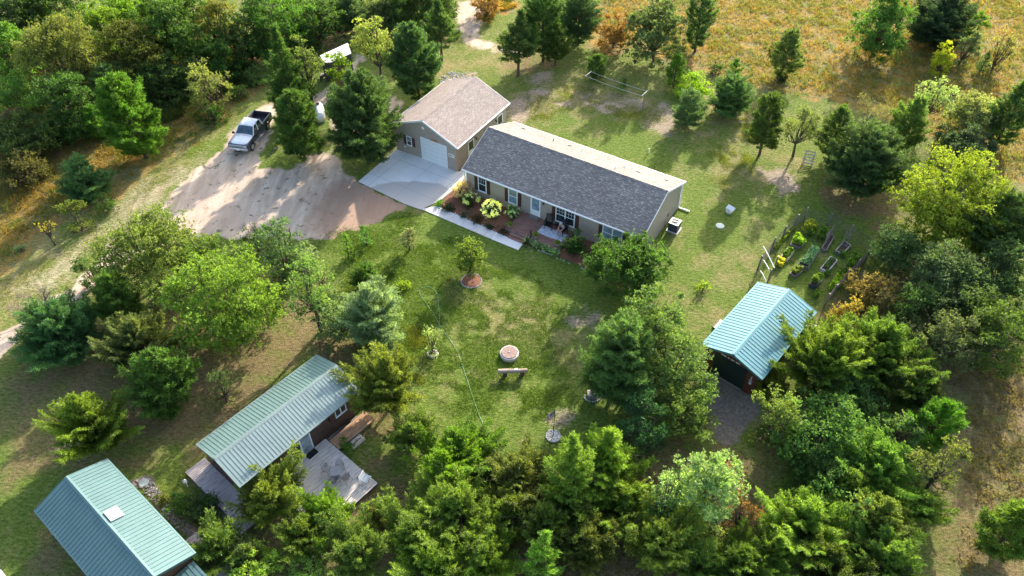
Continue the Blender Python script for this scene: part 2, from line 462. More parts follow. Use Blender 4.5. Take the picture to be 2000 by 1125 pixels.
def ground_mat():
    m, n, b = nodes_of('ground_surface')
    A = N(n, 'ShaderNodeAttribute', attribute_name='za'); B = N(n, 'ShaderNodeAttribute', attribute_name='zb')
    sa = N(n, 'ShaderNodeSeparateColor'); n.links.new(A.outputs['Color'], sa.inputs[0])
    sb = N(n, 'ShaderNodeSeparateColor'); n.links.new(B.outputs['Color'], sb.inputs[0])
    v = coord(n, 'World')
    vs = coord(n, 'World', (1, 1.9, 1), (0, 0, R(18)))
    n1 = noise(n, 0.16, 5, 0.6, v); n2 = noise(n, 0.55, 7, 0.72, v, 0.4); n3 = noise(n, 3.2, 5, 0.7, vs, 0.5); n4 = noise(n, 14, 4, 0.75, vs)
    det = math_(n, 'ADD', math_(n, 'MULTIPLY', n3.outputs[0], 0.5), math_(n, 'MULTIPLY', n4.outputs[0], 0.5))

    def mask(src, sharp=3.0, amt=0.9):
        x = math_(n, 'ADD', src, math_(n, 'MULTIPLY', math_(n, 'SUBTRACT', det, 0.5), amt))
        return math_(n, 'ADD', math_(n, 'MULTIPLY', math_(n, 'SUBTRACT', x, 0.5), sharp), 0.5, True)
    # lawn
    g1 = ramp(n, det, [(0.39, (0.040, 0.072, 0.010)), (0.5, (0.118, 0.180, 0.026)), (0.60, (0.235, 0.28, 0.07))])
    g2 = ramp(n, det, [(0.39, (0.040, 0.082, 0.010)), (0.5, (0.108, 0.188, 0.028)), (0.61, (0.20, 0.28, 0.06))])
    g3 = ramp(n, det, [(0.36, (0.12, 0.10, 0.04)), (0.5, (0.28, 0.235, 0.105)), (0.64, (0.47, 0.40, 0.22))])
    lm = math_(n, 'ADD', math_(n, 'MULTIPLY', sb.outputs[2], 0.75), math_(n, 'SUBTRACT', n2.outputs[0], 0.45), True)
    c = mixc(n, lm, g1.outputs[0], g2.outputs[0])
    dr = math_(n, 'ADD', math_(n, 'MULTIPLY', B.outputs['Alpha'], 0.50), math_(n, 'MULTIPLY', math_(n, 'SUBTRACT', n2.outputs[0], 0.505), 2.8))
    dr = math_(n, 'ADD', dr, math_(n, 'MULTIPLY', math_(n, 'SUBTRACT', n1.outputs[0], 0.47), 2.2), True)
    dr = math_(n, 'SUBTRACT', dr, math_(n, 'MULTIPLY', sb.outputs[2], 0.5), True)
    c = mixc(n, dr, c, g3.outputs[0])
    # wild golden field
    f1 = ramp(n, det, [(0.36, (0.10, 0.075, 0.022)), (0.5, (0.31, 0.20, 0.055)), (0.64, (0.50, 0.34, 0.11))])
    f2 = ramp(n, det, [(0.36, (0.06, 0.075, 0.026)), (0.5, (0.18, 0.19, 0.075)), (0.64, (0.36, 0.36, 0.19))])
    fc = mixc(n, ramp(n, n2.outputs[0], [(0.42, (0,) * 3), (0.62, (1,) * 3)]).outputs[0], f1.outputs[0], f2.outputs[0])
    c = mixc(n, mask(sa.outputs[1]), c, fc)
    # pine needles and litter
    nd = ramp(n, det, [(0.38, (0.075, 0.054, 0.030)), (0.5, (0.20, 0.142, 0.075)), (0.62, (0.34, 0.25, 0.14))])
    nm = math_(n, 'MULTIPLY', mask(sa.outputs[2], 1.6, 1.6), 0.85)
    nm = math_(n, 'MULTIPLY', nm, ramp(n, n2.outputs[0], [(0.32, (0.25,) * 3), (0.52, (1,) * 3)]).outputs[0])
    c = mixc(n, nm, c, nd.outputs[0])
    # bare sand
    sdn = ramp(n, det, [(0.36, (0.20, 0.16, 0.11)), (0.5, (0.36, 0.29, 0.21)), (0.64, (0.52, 0.44, 0.34))])
    c = mixc(n, mask(sb.outputs[0], 3.0, 2.2), c, sdn.outputs[0])
    # driveway dirt
    trk = noise(n, 0.5, 6, 0.6, coord(n, 'World', (2.6, 0.55, 1), (0, 0, R(-38))), 0.6)
    d1 = ramp(n, trk.outputs[0], [(0.30, (0.42, 0.325, 0.245)), (0.5, (0.56, 0.45, 0.35)), (0.68, (0.72, 0.60, 0.48))])
    d1 = mixc(n, 0.55, d1.outputs[0], ramp(n, n4.outputs[0], [(0.3, (0.55,) * 3), (0.65, (1,) * 3)]).outputs[0], 'MULTIPLY')
    wd = noise(n, 1.15, 5, 0.7, v, 0.3)
    wm = ramp(n, math_(n, 'ADD', wd.outputs[0], math_(n, 'MULTIPLY', n4.outputs[0], 0.14)), [(0.665, (0,) * 3), (0.70, (0.85,) * 3)])
    d1 = mixc(n, wm.outputs[0], d1, (0.10, 0.095, 0.055))
    dkn = ramp(n, n1.outputs[0], [(0.45, (0,) * 3), (0.65, (0.5,) * 3)])
    d1 = mixc(n, dkn.outputs[0], d1, (0.46, 0.35, 0.28))
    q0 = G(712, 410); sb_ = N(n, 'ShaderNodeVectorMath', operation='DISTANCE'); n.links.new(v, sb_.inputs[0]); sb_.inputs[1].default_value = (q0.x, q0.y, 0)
    shade_dist = math_(n, 'ADD', sb_.outputs['Value'], math_(n, 'MULTIPLY', n2.outputs[0], 5.0))
    d1 = mixc(n, ramp(n, math_(n, 'DIVIDE', shade_dist, 10.0), [(0.62, (0.75,) * 3), (0.82, (0,) * 3)]).outputs[0], d1, (0.33, 0.205, 0.14))  # redder brown soil with the garage's shadow painted into its colour
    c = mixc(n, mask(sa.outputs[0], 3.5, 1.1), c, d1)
    # gravel
    vo = N(n, 'ShaderNodeTexVoronoi'); vo.inputs['Scale'].default_value = 7.0; n.links.new(v, vo.inputs['Vector'])
    gv = ramp(n, vo.outputs['Color'], [(0.1, (0.18, 0.15, 0.12)), (0.5, (0.23, 0.195, 0.165)), (0.9, (0.30, 0.26, 0.225))])
    c = mixc(n, mask(sb.outputs[1], 3, 0.6), c, gv.outputs[0])
    n.links.new(c, b.inputs['Base Color']); b.inputs['Roughness'].default_value = 0.95; b.inputs['Specular IOR Level'].default_value = 0.15
    h = math_(n, 'ADD', math_(n, 'MULTIPLY', n3.outputs[0], 0.6), math_(n, 'MULTIPLY', n4.outputs[0], 0.5))
    grass = math_(n, 'SUBTRACT', 1.0, math_(n, 'MULTIPLY', sa.outputs[0], 0.72))
    bn = N(n, 'ShaderNodeBump'); bn.inputs['Distance'].default_value = 0.22
    n.links.new(h, bn.inputs['Height']); n.links.new(grass, bn.inputs['Strength']); n.links.new(bn.outputs[0], b.inputs['Normal'])
    return m


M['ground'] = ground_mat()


def np_mesh(name, V, F, mat=None, parent=None):
    """V (n,3); F (m,k) all faces with k corners"""
    me = bpy.data.meshes.new(name); k = F.shape[1]
    me.vertices.add(len(V)); me.vertices.foreach_set('co', V.astype(np.float32).ravel())
    me.loops.add(F.size); me.loops.foreach_set('vertex_index', F.astype(np.int32).ravel())
    me.polygons.add(len(F)); me.polygons.foreach_set('loop_start', np.arange(0, F.size, k, dtype=np.int32))
    me.polygons.foreach_set('loop_total', np.full(len(F), k, np.int32))
    me.update(calc_edges=True)
    o = bpy.data.objects.new(name, me); col.objects.link(o)
    if mat: me.materials.append(M[mat])
    if parent is not None: o.parent = parent
    return o


def zone_sheet(name, xs, ys, z, keep=None):
    X, Y = np.meshgrid(xs, ys); nx, ny = len(xs), len(ys)
    P = np.stack([X.ravel(), Y.ravel()], 1)
    i = np.arange(nx * ny).reshape(ny, nx)
    F = np.stack([i[:-1, :-1].ravel(), i[:-1, 1:].ravel(), i[1:, 1:].ravel(), i[1:, :-1].ravel()], 1)
    if keep is not None:
        ctr = P[F].mean(1); k = keep(ctr); F = F[k]
        u, inv = np.unique(F, return_inverse=True); F = inv.reshape(F.shape); P = P[u]
    V = np.column_stack([P, np.full(len(P), z)])
    o = np_mesh(name, V, F, 'ground')
    za, zb = zones(P)
    for nm, arr in (('za', za), ('zb', zb)):
        a = o.data.color_attributes.new(nm, 'FLOAT_COLOR', 'POINT'); a.data.foreach_set('color', arr.astype(np.float32).ravel())
    return o


core_x = np.arange(-78, 78.01, 0.4); core_y = np.arange(8, 112.01, 0.4)
xs = np.concatenate([[-1500, -500, -200, -120, -90], core_x, [90, 120, 200, 500, 1500]])
ys = np.concatenate([[-1200, -300, -80, -10], core_y, [125, 160, 300, 700, 2000]])
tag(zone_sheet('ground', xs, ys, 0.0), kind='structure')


def in_dirt(c, m=-1.0):
    d = np.full(len(c), -1e9)
    for p in DIRT: d = np.maximum(d, sdist(c, p))
    return d > m


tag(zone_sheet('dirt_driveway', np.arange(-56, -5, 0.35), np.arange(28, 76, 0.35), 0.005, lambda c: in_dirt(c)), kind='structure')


def sheet(name, px, z, mat, thick=0.0):
    mb = MB(); P = gp(px)
    if thick: mb.prism(P, z - thick, z)
    else: mb.add([(p[0], p[1], z) for p in P], [tuple(range(len(P)))])
    o = mb.build(name, mat); fix_normals(o)
    return tag(o, kind='structure')


# concrete apron with a damp stain, joints
def joints(n, v, step, ang, wdt=0.012, axis=0):
    mp = N(n, 'ShaderNodeMapping'); mp.inputs['Rotation'].default_value = (0, 0, ang); n.links.new(v, mp.inputs[0])
    sx = N(n, 'ShaderNodeSeparateXYZ'); n.links.new(mp.outputs[0], sx.inputs[0])
    f = math_(n, 'FRACT', math_(n, 'ADD', math_(n, 'DIVIDE', sx.outputs[axis], step), 100.3))
    return math_(n, 'LESS_THAN', f, wdt / step * 2)


def concrete_mat():
    m, n, b = nodes_of('apron_concrete')
    v = coord(n, 'World'); nz = noise(n, 0.6, 5, 0.6, v, 0.5); fine = noise(n, 9, 4, 0.6, v)
    base = ramp(n, nz.outputs[0], [(0.3, (0.66, 0.66, 0.66)), (0.7, (0.76, 0.76, 0.76))])
    # damp area: distance from a point, wobbled
    c0 = G(795, 384)
    mp = N(n, 'ShaderNodeVectorMath', operation='SUBTRACT'); n.links.new(v, mp.inputs[0]); mp.inputs[1].default_value = (c0.x, c0.y, 0)
    ro = N(n, 'ShaderNodeMapping'); ro.inputs['Rotation'].default_value = (0, 0, R(32)); ro.inputs['Scale'].default_value = (0.235, 0.44, 1)
    n.links.new(mp.outputs[0], ro.inputs[0])
    ln = N(n, 'ShaderNodeVectorMath', operation='LENGTH'); n.links.new(ro.outputs[0], ln.inputs[0])
    dd = math_(n, 'ADD', ln.outputs['Value'], math_(n, 'MULTIPLY', math_(n, 'SUBTRACT', nz.outputs[0], 0.5), 0.35))
    wet = ramp(n, dd, [(0.93, (0.95,) * 3), (1.0, (0,) * 3)])
    c = mixc(n, wet.outputs[0], base.outputs[0], (0.45, 0.43, 0.415))
    c = mixc(n, 0.25, c, ramp(n, fine.outputs[0], [(0.3, (0.7,) * 3), (0.7, (1,) * 3)]).outputs[0], 'MULTIPLY')
    for ax_ in (0, 1): c = mixc(n, math_(n, 'MULTIPLY', joints(n, v, 3.05, R(32.1), .02, ax_), .6), c, (0.25, 0.24, 0.23))
    n.links.new(c, b.inputs['Base Color']); b.inputs['Roughness'].default_value = 0.8
    return m


M['apron'] = concrete_mat()
_m = M['concrete'].node_tree; _b = _m.nodes['Principled BSDF']; _s = _b.inputs['Base Color'].links[0].from_socket
_c = mixc(_m, math_(_m, 'MULTIPLY', joints(_m, coord(_m, 'World'), 1.2, R(32.1), .018, 0), .55), _s, (0.25, 0.24, 0.23)); _m.links.new(_c, _b.inputs['Base Color'])
sheet('concrete_apron', [(775, 291.5), (700, 355), (788, 398), (822, 410), (862, 391), (880, 376), (908, 349), (912, 331), (896, 336)], 0.05, 'apron', 0.1)
sheet('front_walk', [(823, 409), (872, 430), (960, 467.5), (968, 454), (895, 421), (852.4, 403)], 0.052, 'concrete', 0.1)
M['new_concrete'] = plain('new_concrete', (0.72, 0.71, 0.69), 0.8, var=0.05)
sheet('concrete_pad', [(960, 467.7), (1012, 489), (1021, 477), (968.5, 454)], 0.056, 'new_concrete', 0.1)
sheet('flower_bed', [(857, 401), (893, 360), (909, 345), (1262, 480), (1262, 500), (1155, 528), (1100, 505), (1088, 496), (1022, 475), (970, 453.5), (895, 420)], 0.04, 'mulch', 0.05)
sheet('lane_edge', [(-14, 1108), (2, 1112), (14, 1128), (14, 1150), (-30, 1150)], 0.03, 'concrete', 0.05)


# ------------------------------------------------------------------ plants
def unit(a): return a / (np.linalg.norm(a, axis=-1, keepdims=True) + 1e-9)


def leaves_mesh(name, P, D, tint, k, length, width, spread, rs, parent, color, quad=False, gravity=0.0):
    """k needles or leaves fan out of every tuft; each is one small blade"""
    n = len(P)
    P = np.repeat(P, k, 0); D = np.repeat(D, k, 0); T = np.repeat(tint, k)
    d = unit(D + spread * unit(rs.randn(n * k, 3)) + np.array([0, 0, -gravity]))
    L = length * (0.65 + 0.7 * rs.rand(n * k, 1)); W = width * (0.7 + 0.6 * rs.rand(n * k, 1))
    s = unit(np.cross(d, unit(rs.randn(n * k, 3)))) * W
    T = np.clip(T + 0.14 * rs.randn(n * k), 0, 1)
    P = P + (rs.rand(n * k, 3) - 0.5) * length * 0.7
    if quad:
        V = np.stack([P, P + d * L * 0.5 + s, P + d * L, P + d * L * 0.5 - s], 1); kk = 4
    else:
        V = np.stack([P - s, P + s, P + d * L], 1); kk = 3
    F = np.arange(n * k * kk).reshape(-1, kk)
    o = np_mesh(name, V.reshape(-1, 3), F, 'leaf', parent)
    a = o.data.attributes.new('tint', 'FLOAT', 'FACE'); a.data.foreach_set('value', T.astype(np.float32))
    o.color = (*color, 1)
    return o


PROF = {
    'jack': lambda t: (1 - t ** 1.9) ** 0.8 * (0.66 + 0.38 * np.sin(np.pi * np.clip(t * 1.1 + 0.10, 0, 1))),
    'red': lambda t: np.sin(np.pi * (0.16 + 0.80 * t)) ** 0.7,
    'redc': lambda t: (1 - t) ** 0.7 * (0.7 + 0.4 * np.sin(np.pi * np.clip(t * 1.2 + 0.1, 0, 1))) + 0.06,
    'white': lambda t: np.sqrt(np.clip(1 - (1.75 * t - 0.72) ** 2, 0.02, 1)),
    'cone': lambda t: (1 - t) ** 0.85 + 0.03,
}
# branches per metre, lift at bottom / top (deg), needle length, width, blades per tuft, spread, tuft spacing
PINE = {
    'jack': dict(lift=(12, 66), nl=0.15, nw=0.026, k=7, sp=0.7, step=0.10, curl=0.50, droop=0.0),
    'red': dict(lift=(-4, 58), nl=0.26, nw=0.034, k=10, sp=0.8, step=0.21, curl=0.40, droop=0.0),
    'redc': dict(lift=(0, 60), nl=0.26, nw=0.034, k=10, sp=0.8, step=0.21, curl=0.40, droop=0.0),
    'white': dict(lift=(4, 55), nl=0.20, nw=0.024, k=9, sp=0.9, step=0.15, curl=0.2, droop=0.0),
    'cone': dict(lift=(-8, 40), nl=0.16, nw=0.028, k=6, sp=0.7, step=0.16, curl=0.15, droop=0.05),
}


def pine(root, style, R_, Hc, clear, color, seed, dens=1.0, trunk='bark', fine=1.0):
    rs = np.random.RandomState(seed); q = PINE[style]
    H = clear + Hc
    lean = rs.uniform(-1, 1, 2) * H * (0.09 if style == 'jack' else 0.04)
    nb = int(np.clip((46 if style == 'jack' else 34) * Hc ** 0.5 * R_ ** 0.55 * dens, 16, 230))
    t = (np.arange(nb) + rs.rand(nb)) / nb
    t = t ** 1.05
    # whorls
    t = np.clip(np.round(t * Hc / 0.45) * 0.45 / Hc + rs.uniform(-0.02, 0.02, nb), 0, 0.985)
    az = np.arange(nb) * 2.39996 + rs.uniform(-0.5, 0.5, nb)
    # an uneven outline: lobes
    ph = rs.rand(4) * 6.28
    lob = 1 + (0.30 if style == 'jack' else 0.16) * np.sin((1 if style == 'jack' else 2) * az + ph[0] + t * 5) + 0.10 * np.sin(5 * az + ph[1]) + 0.10 * np.sin(9 * t + ph[2])
    L = R_ * PROF[style](t) * lob * (rs.uniform(0.5, 1.2, nb) if style == 'jack' else rs.uniform(0.68, 1.12, nb))
    L = np.maximum(L, 0.14 * R_)
    lift = np.radians(q['lift'][0] + (q['lift'][1] - q['lift'][0]) * t + rs.uniform(-9, 9, nb))
    hd = np.stack([np.cos(az), np.sin(az), np.zeros(nb)], 1)
    up = np.array([0, 0, 1.0])
    B0 = np.stack([lean[0] * t, lean[1] * t, clear + t * Hc - L * np.sin(lift) * 0.75], 1)
    B0[:, 2] = np.clip(B0[:, 2], min(clear * 0.8, 0.25) + 0.1, H)
    Ps, Ds, Ts = [], [], []
    wood_b = []
    br_t = rs.rand(nb) * 0.6 + 0.12
    for i in range(nb):
        l = L[i]; c, s_ = math.cos(lift[i]), math.sin(lift[i])

        def at(u):
            u = np.asarray(u)[..., None]
            return B0[i] + hd[i] * (l * c * u) + up * (l * s_ * u + q['curl'] * l * 0.5 * u * u - q['droop'] * l * u)
        wood_b.append((B0[i], at(0.5), at(0.95), 0.016 + 0.011 * l))
        m = max(3, int(l / q['step'] * 1.15))
        u = np.linspace(0.22 if style[:3] != 'red' else 0.35, 1, m)
        base = at(u); sgn = np.where(np.arange(m) % 2, 1, -1)
        sl = ((0.24 if style == 'jack' else 0.42) * l * (1 - u) + 0.15 + 0.05 * l) * rs.uniform(0.6, 1.3, m)
        side = np.cross(hd[i], up)
        dd = unit(hd[i] * 0.85 + side * sgn[:, None] * rs.uniform(0.5, 1.1, (m, 1)) + up * rs.uniform(0.05, 0.5, (m, 1)))
        for j in range(m):
            kk = max(2, int(sl[j] / q['step'] * 1.2))
            v = (np.arange(kk) + 0.7) / kk
            Ps.append(base[j] + dd[j] * (sl[j] * v)[:, None]); Ds.append(np.repeat((dd[j] * 0.7 + up * 0.35)[None], kk, 0))
            Ts.append(np.full(kk, br_t[i]) + 0.12 * (v - 0.5))
        e = at(np.linspace(0.75, 1.0, 3)); Ps.append(e); Ds.append(np.repeat(unit(hd[i] * c + up * (s_ + q['curl']))[None], 3, 0)); Ts.append(np.full(3, br_t[i] + 0.2))
    # leader
    e = np.stack([np.full(8, lean[0]), np.full(8, lean[1]), np.linspace(H - 0.9 * min(1, Hc * 0.15), H + 0.05, 8)], 1)
    Ps.append(e); Ds.append(np.repeat(np.array([[0, 0, 1.0]]), 8, 0)); Ts.append(np.full(8, 0.6))
    P = np.concatenate(Ps); D = np.concatenate(Ds); T = np.concatenate(Ts)
    P[:, 2] = np.maximum(P[:, 2], 0.06)
    leaves_mesh('crown', P, D, T, max(3, int(round(q['k'] * fine))), q['nl'] * (1.0 if R_ > 1.3 else 0.6 + 0.3 * R_), q['nw'] * (1.0 if R_ > 1 else 0.8), q['sp'], rs, root, color)
    mb = MB(); r0 = 0.035 + 0.017 * H
    mb.tube([(0, 0, -0.05), (lean[0] * 0.3, lean[1] * 0.3, clear + Hc * 0.3), (lean[0], lean[1], H - 0.1)], [r0, r0 * 0.7, 0.015], 7)
    for (a, b_, c_, r_) in wood_b[::1 if nb < 70 else 2]: mb.tube([a, b_, c_], [r_, r_ * 0.6, 0.008], 3, False)
    if style == 'jack':
        for i in range(14):
            a = rs.rand() * 6.28; z0 = clear * .6 + Hc * rs.uniform(.02, .62); l = R_ * rs.uniform(.6, 1.1); e = Vector((math.cos(a) * l, math.sin(a) * l, z0 + l * rs.uniform(-.1, .5)))
            o_ = Vector((lean[0] * .4, lean[1] * .4, z0)); mb.tube([o_, o_.lerp(e, .55) + Vector((0, 0, -.08 * l)), e], [.022, .014, .006], 3, False)
            for k_ in range(3): b0 = o_.lerp(e, .4 + .2 * k_); mb.tube([b0, b0 + Vector((rs.uniform(-.3, .3), rs.uniform(-.3, .3), rs.uniform(0, .3))) * (.5 + .3 * R_)], [.009, .004], 3, False)
    mb.build('trunk', trunk, root)


def broadleaf(root, R_, Hc, clear, color, seed, dens=1.0, leaf=0.13, airy=0.0, trunk='bark', lobes=None, k=5, low=0.35, twigs=True):
    rs = np.random.RandomState(seed); rr = random.Random(seed)
    rz = Hc / 2; zc = clear + rz
    nl = lobes or int(np.clip(9 + 4 * R_, 7, 30))
    # lobe centres spread through the crown, more of them outside
    d = unit(rs.randn(nl, 3)); d[:, 2] = np.where(d[:, 2] < -0.8, -d[:, 2], d[:, 2])
    rad = rs.uniform(0.50, 0.84, (nl, 1)) ; rad[d[:, 2] < 0] *= 0.92; C = d * rad * np.array([R_, R_, rz]) + np.array([0, 0, zc])
    lr = R_ * rs.uniform(0.27, 0.46, nl)
    lr = np.minimum(lr, 0.95 * R_ * 0.6)
    if clear < 0.2 * Hc:      # skirts that reach nearly to the ground
        k5 = 6; a5 = rs.rand() * 6.28 + np.arange(k5) * 6.28 / k5; l5 = R_ * rs.uniform(0.30, 0.40, k5)
        C = np.vstack([C, np.stack([0.58 * R_ * np.cos(a5), 0.58 * R_ * np.sin(a5), clear + np.minimum(l5, rz) * 0.75], 1)]); lr = np.append(lr, np.minimum(l5, rz))
    # one centre lobe closes the middle
    C = np.vstack([C, [[0, 0, zc]]]); lr = np.append(lr, 0.5 * R_)
    area = (lr ** 2).sum() * 12.6
    nt_ = int(np.clip(area * 8.5 * dens * (1 - 0.62 * airy) * (0.13 / leaf) ** 1.4, 60, 16000))
    w_ = lr ** 2 / (lr ** 2).sum(); li = rs.choice(len(lr), nt_, p=w_)
    # sub clumps give light and dark patches and gaps
    ns = max(12, int(nt_ / (20 if airy < 0.4 else 11)))
    sl = rs.choice(len(lr), ns, p=w_); sdv = unit(rs.randn(ns, 3) + np.array([0, 0, 0.25]))
    SC = C[sl] + sdv * (lr[sl] * (0.45 + 0.62 * rs.rand(ns) ** 0.55))[:, None] * np.array([1, 1, 0.9 * rz / R_ if rz < R_ else 1.0])
    si = rs.choice(ns, nt_)
    sr = (0.15 + 0.09 * R_ ** 0.5) * rs.uniform(0.6, 1.5, ns)[si][:, None] * (1 + 0.5 * airy)
    off = rs.randn(nt_, 3) * sr * 0.62 * np.array([1, 1, 0.6])
    P = SC[si] + off
    D = unit(sdv[si] * 0.8 + np.array([0, 0, 0.45]) + 0.4 * rs.randn(nt_, 3))
    tt = (rs.rand(ns) * 0.6 + 0.15)[si]
    P[:, 2] = np.maximum(P[:, 2], 0.08)
    leaves_mesh('crown', P, D, tt, k, leaf * 1.35, leaf * 0.40, 1.1, rs, root, color, quad=True)
    mb = MB(); H = clear + Hc; r0 = 0.03 + 0.016 * H
    fork = Vector((rs.uniform(-.1, .1) * R_, rs.uniform(-.1, .1) * R_, max(clear * 0.9, zc - rz * 0.85, 0.1)))
    mb.tube([(0, 0, -0.05), fork * 0.55, fork], [r0 * 1.15, r0, r0 * 0.85], 7)
    for j in range(len(lr)):
        c = Vector(C[j]); mid = fork.lerp(c, 0.5) + Vector((rs.uniform(-.1, .1) * R_, rs.uniform(-.1, .1) * R_, -0.08 * R_))
        mb.tube([fork, mid, c], [r0 * 0.55, r0 * 0.36, r0 * 0.16], 5, False)
        if twigs:
            for s_ in range(7 if airy > 0.3 else 4):
                e = c + Vector(unit(rs.randn(3))) * lr[j] * 1.0
                mb.tube([mid.lerp(c, rs.uniform(.4, 1)), c.lerp(e, .5), e], [r0 * 0.15, r0 * 0.1, 0.006], 3, False)
    mb.build('trunk', trunk, root)


def bare(root, R_, H, color, seed, leaf=0.0):
    rs = random.Random(seed); mb = MB(); tips = []

    def grow(p, d, l, r_, n):
        e = p + d * l; mid = p + d * l * .5 + Vector((rs.uniform(-1, 1), rs.uniform(-1, 1), rs.uniform(-.5, 1))) * l * .07
        mb.tube([p, mid, e], [r_, r_ * .8, r_ * .6], 4 if n > 2 else 3, False)
        if n == 0: tips.append(e); return
        for _ in range(rs.choice([2, 3, 3])):
            nd = (d + Vector((rs.uniform(-1, 1), rs.uniform(-1, 1), rs.uniform(-.35, .8))) * 0.75).normalized()
            grow(p + d * l * rs.uniform(.6, 1), nd, l * rs.uniform(.58, .8), r_ * .58, n - 1)
    for _ in range(4):
        d = Vector((rs.uniform(-.7, .7), rs.uniform(-.7, .7), 1)).normalized()
        grow(Vector((0, 0, 0)), d, H * .30, 0.05 + 0.008 * H, 5)
    mb.build('trunk', 'bark_pale', root)
    if leaf:
        P = np.array([list(t) for t in tips]); r2 = np.random.RandomState(seed)
        P = np.repeat(P, 4, 0) + r2.randn(len(P) * 4, 3) * .14
        leaves_mesh('crown', P, unit(r2.randn(len(P), 3)), r2.rand(len(P)) * .6, 4, leaf, leaf * .3, 1.2, r2, root, color, quad=True)


def flower_shrub(root, R_, H, green, seed, flower, nfl=50, fs=0.10, dens=1.4):
    broadleaf(root, R_, H * 0.92, 0.05, green, seed, dens, 0.09, lobes=8, twigs=False)
    rs = np.random.RandomState(seed + 5); P, D, T = [], [], []
    for _ in range(nfl):
        d = unit(rs.randn(3) + np.array([0, -0.2, 0.55])); d[2] = abs(d[2])
        c = np.array([0, 0, H * .45]) + d * np.array([R_ * 1.02, R_ * 1.02, H * .56]) * rs.uniform(.86, 1.08)
        m = 16; o = rs.randn(m, 3) * fs * 0.5; o[:, 2] *= 1.2
        P.append(c + o); D.append(unit(o + d * .05)); T.append(np.full(m, rs.uniform(.3, .7)))
    leaves_mesh('blossoms', np.concatenate(P), np.concatenate(D), np.concatenate(T), 3, fs * .75, fs * .3, .9, rs, root, flower, quad=True)


# colours (albedo)
C_JACK = (0.120, 0.180, 0.043); C_JACKB = (0.155, 0.225, 0.048); C_RED = (0.048, 0.090, 0.032); C_REDB = (0.065, 0.125, 0.028)
C_WHITE = (0.052, 0.115, 0.070); C_BLUE = (0.105, 0.175, 0.130); C_OAK = (0.062, 0.105, 0.030); C_GREEN = (0.075, 0.145, 0.030)
C_MAPLE = (0.15, 0.21, 0.032); C_OLIVE = (0.135, 0.155, 0.055); C_SILV = (0.175, 0.225, 0.135); C_DARK = (0.048, 0.088, 0.030)
C_DRY = (0.22, 0.14, 0.055); C_YEL = (0.34, 0.33, 0.035); C_LIME = (0.20, 0.30, 0.035)
KIND = {  # name, category, style, clear fraction of crown height, colour, extra
    'J': ('pine_tree', 'pine tree', 'jack', 0.12, C_JACK), 'JB': ('pine_tree', 'pine tree', 'jack', 0.10, C_JACKB),
    'JO': ('pine_tree', 'pine tree', 'jack', 0.12, (0.105, 0.145, 0.048)),
    'P': ('pine_tree', 'pine tree', 'red', 0.10, C_RED), 'PB': ('pine_tree', 'pine tree', 'red', 0.10, C_REDB),
    'PT': ('pine_tree', 'pine tree', 'redc', 0.38, C_RED),
    'W': ('pine_tree', 'pine tree', 'white', 0.05, C_WHITE), 'WB': ('pine_tree', 'pine tree', 'white', 0.05, C_BLUE),
    'WT': ('pine_tree', 'pine tree', 'white', 0.16, C_WHITE),
    'C': ('conifer_tree', 'conifer', 'cone', 0.04, C_WHITE),
    'O': ('oak_tree', 'tree', None, 0.06, C_OAK), 'D': ('leafy_tree', 'tree', None, 0.06, C_GREEN), 'K': ('leafy_tree', 'tree', None, 0.06, C_DARK),
    'M': ('maple_tree', 'tree', None, 0.18, C_MAPLE), 'L': ('locust_tree', 'tree', None, 0.25, C_OLIVE), 'S': ('leafy_tree', 'tree', None, 0.06, C_SILV),
    'B': ('shrub', 'bush', None, 0.04, C_GREEN), 'BY': ('shrub', 'bush', None, 0.04, C_LIME), 'BD': ('shrub', 'bush', None, 0.04, C_DRY), 'BS': ('shrub', 'bush', None, 0.04, C_SILV),
    'BO': ('shrub', 'bush', None, 0.04, C_OLIVE),
    'A': ('bare_tree', 'tree', None, 0, C_OLIVE),
}
tree_n = [0]


def plant(kind, cx, cy, rw, rh, label, group=None, color=None, clear=None, seed=None, dens=1.0, airy=0.0, leaf=None, rot=0, trunk='bark', name=None, cat=None):
    nm, ct, style, cf, c0 = KIND[kind]; nm = name or nm; ct = cat or ct
    cf = cf if clear is None else clear; color = color or c0
    z = 2.0
    for _ in range(12):
        p = G(cx, cy, z); q = ppm(p.x, p.y, z); d = ray(cx, cy); A = math.asin(-d[2] / np.linalg.norm(d))
        r_ = rw / q
        v2 = (rh / q) ** 2 - (r_ * math.sin(A)) ** 2
        rz = math.sqrt(max(v2, 0)) / math.cos(A); rz = min(max(rz, 0.62 * r_), 3.0 * r_)
        z = 0.5 * z + 0.5 * (rz * (1 + 2 * cf))
    tree_n[0] += 1; sd_ = seed or tree_n[0] * 37 + 11
    jr = random.Random(sd_); color = tuple(c * jr.uniform(0.88, 1.12) for c in color)
    hc = 2 * rz; cl = hc * cf
    if kind[0] == 'W' or kind == 'C': color = (color[0] * 1.2 + .008, color[1] * 1.1, color[2] * .9)
    if kind in ('O', 'K', 'P', 'PT'): color = tuple(c * 1.18 for c in color)
    root = empty(nm, (p.x, p.y, 0), jr.uniform(0, 6.28), label, ct, group)
    far = q < 19
    if style:
        pine(root, style, r_ * (1.22 if style == 'jack' else 1.04 if style[:3] == 'red' else 1.12), hc * 1.04, cl, color, sd_, dens * (0.85 if far else 1.0), trunk)
    elif kind == 'A':
        bare(root, r_, hc + cl, color, sd_, leaf or 0)
    else:
        lf = leaf or (0.118 if r_ > 2.2 else 0.10 if r_ > 1 else 0.08)
        if far: lf *= 1.15
        broadleaf(root, r_ * 1.13, hc, cl, color, sd_, dens, lf, airy, trunk)
    return root


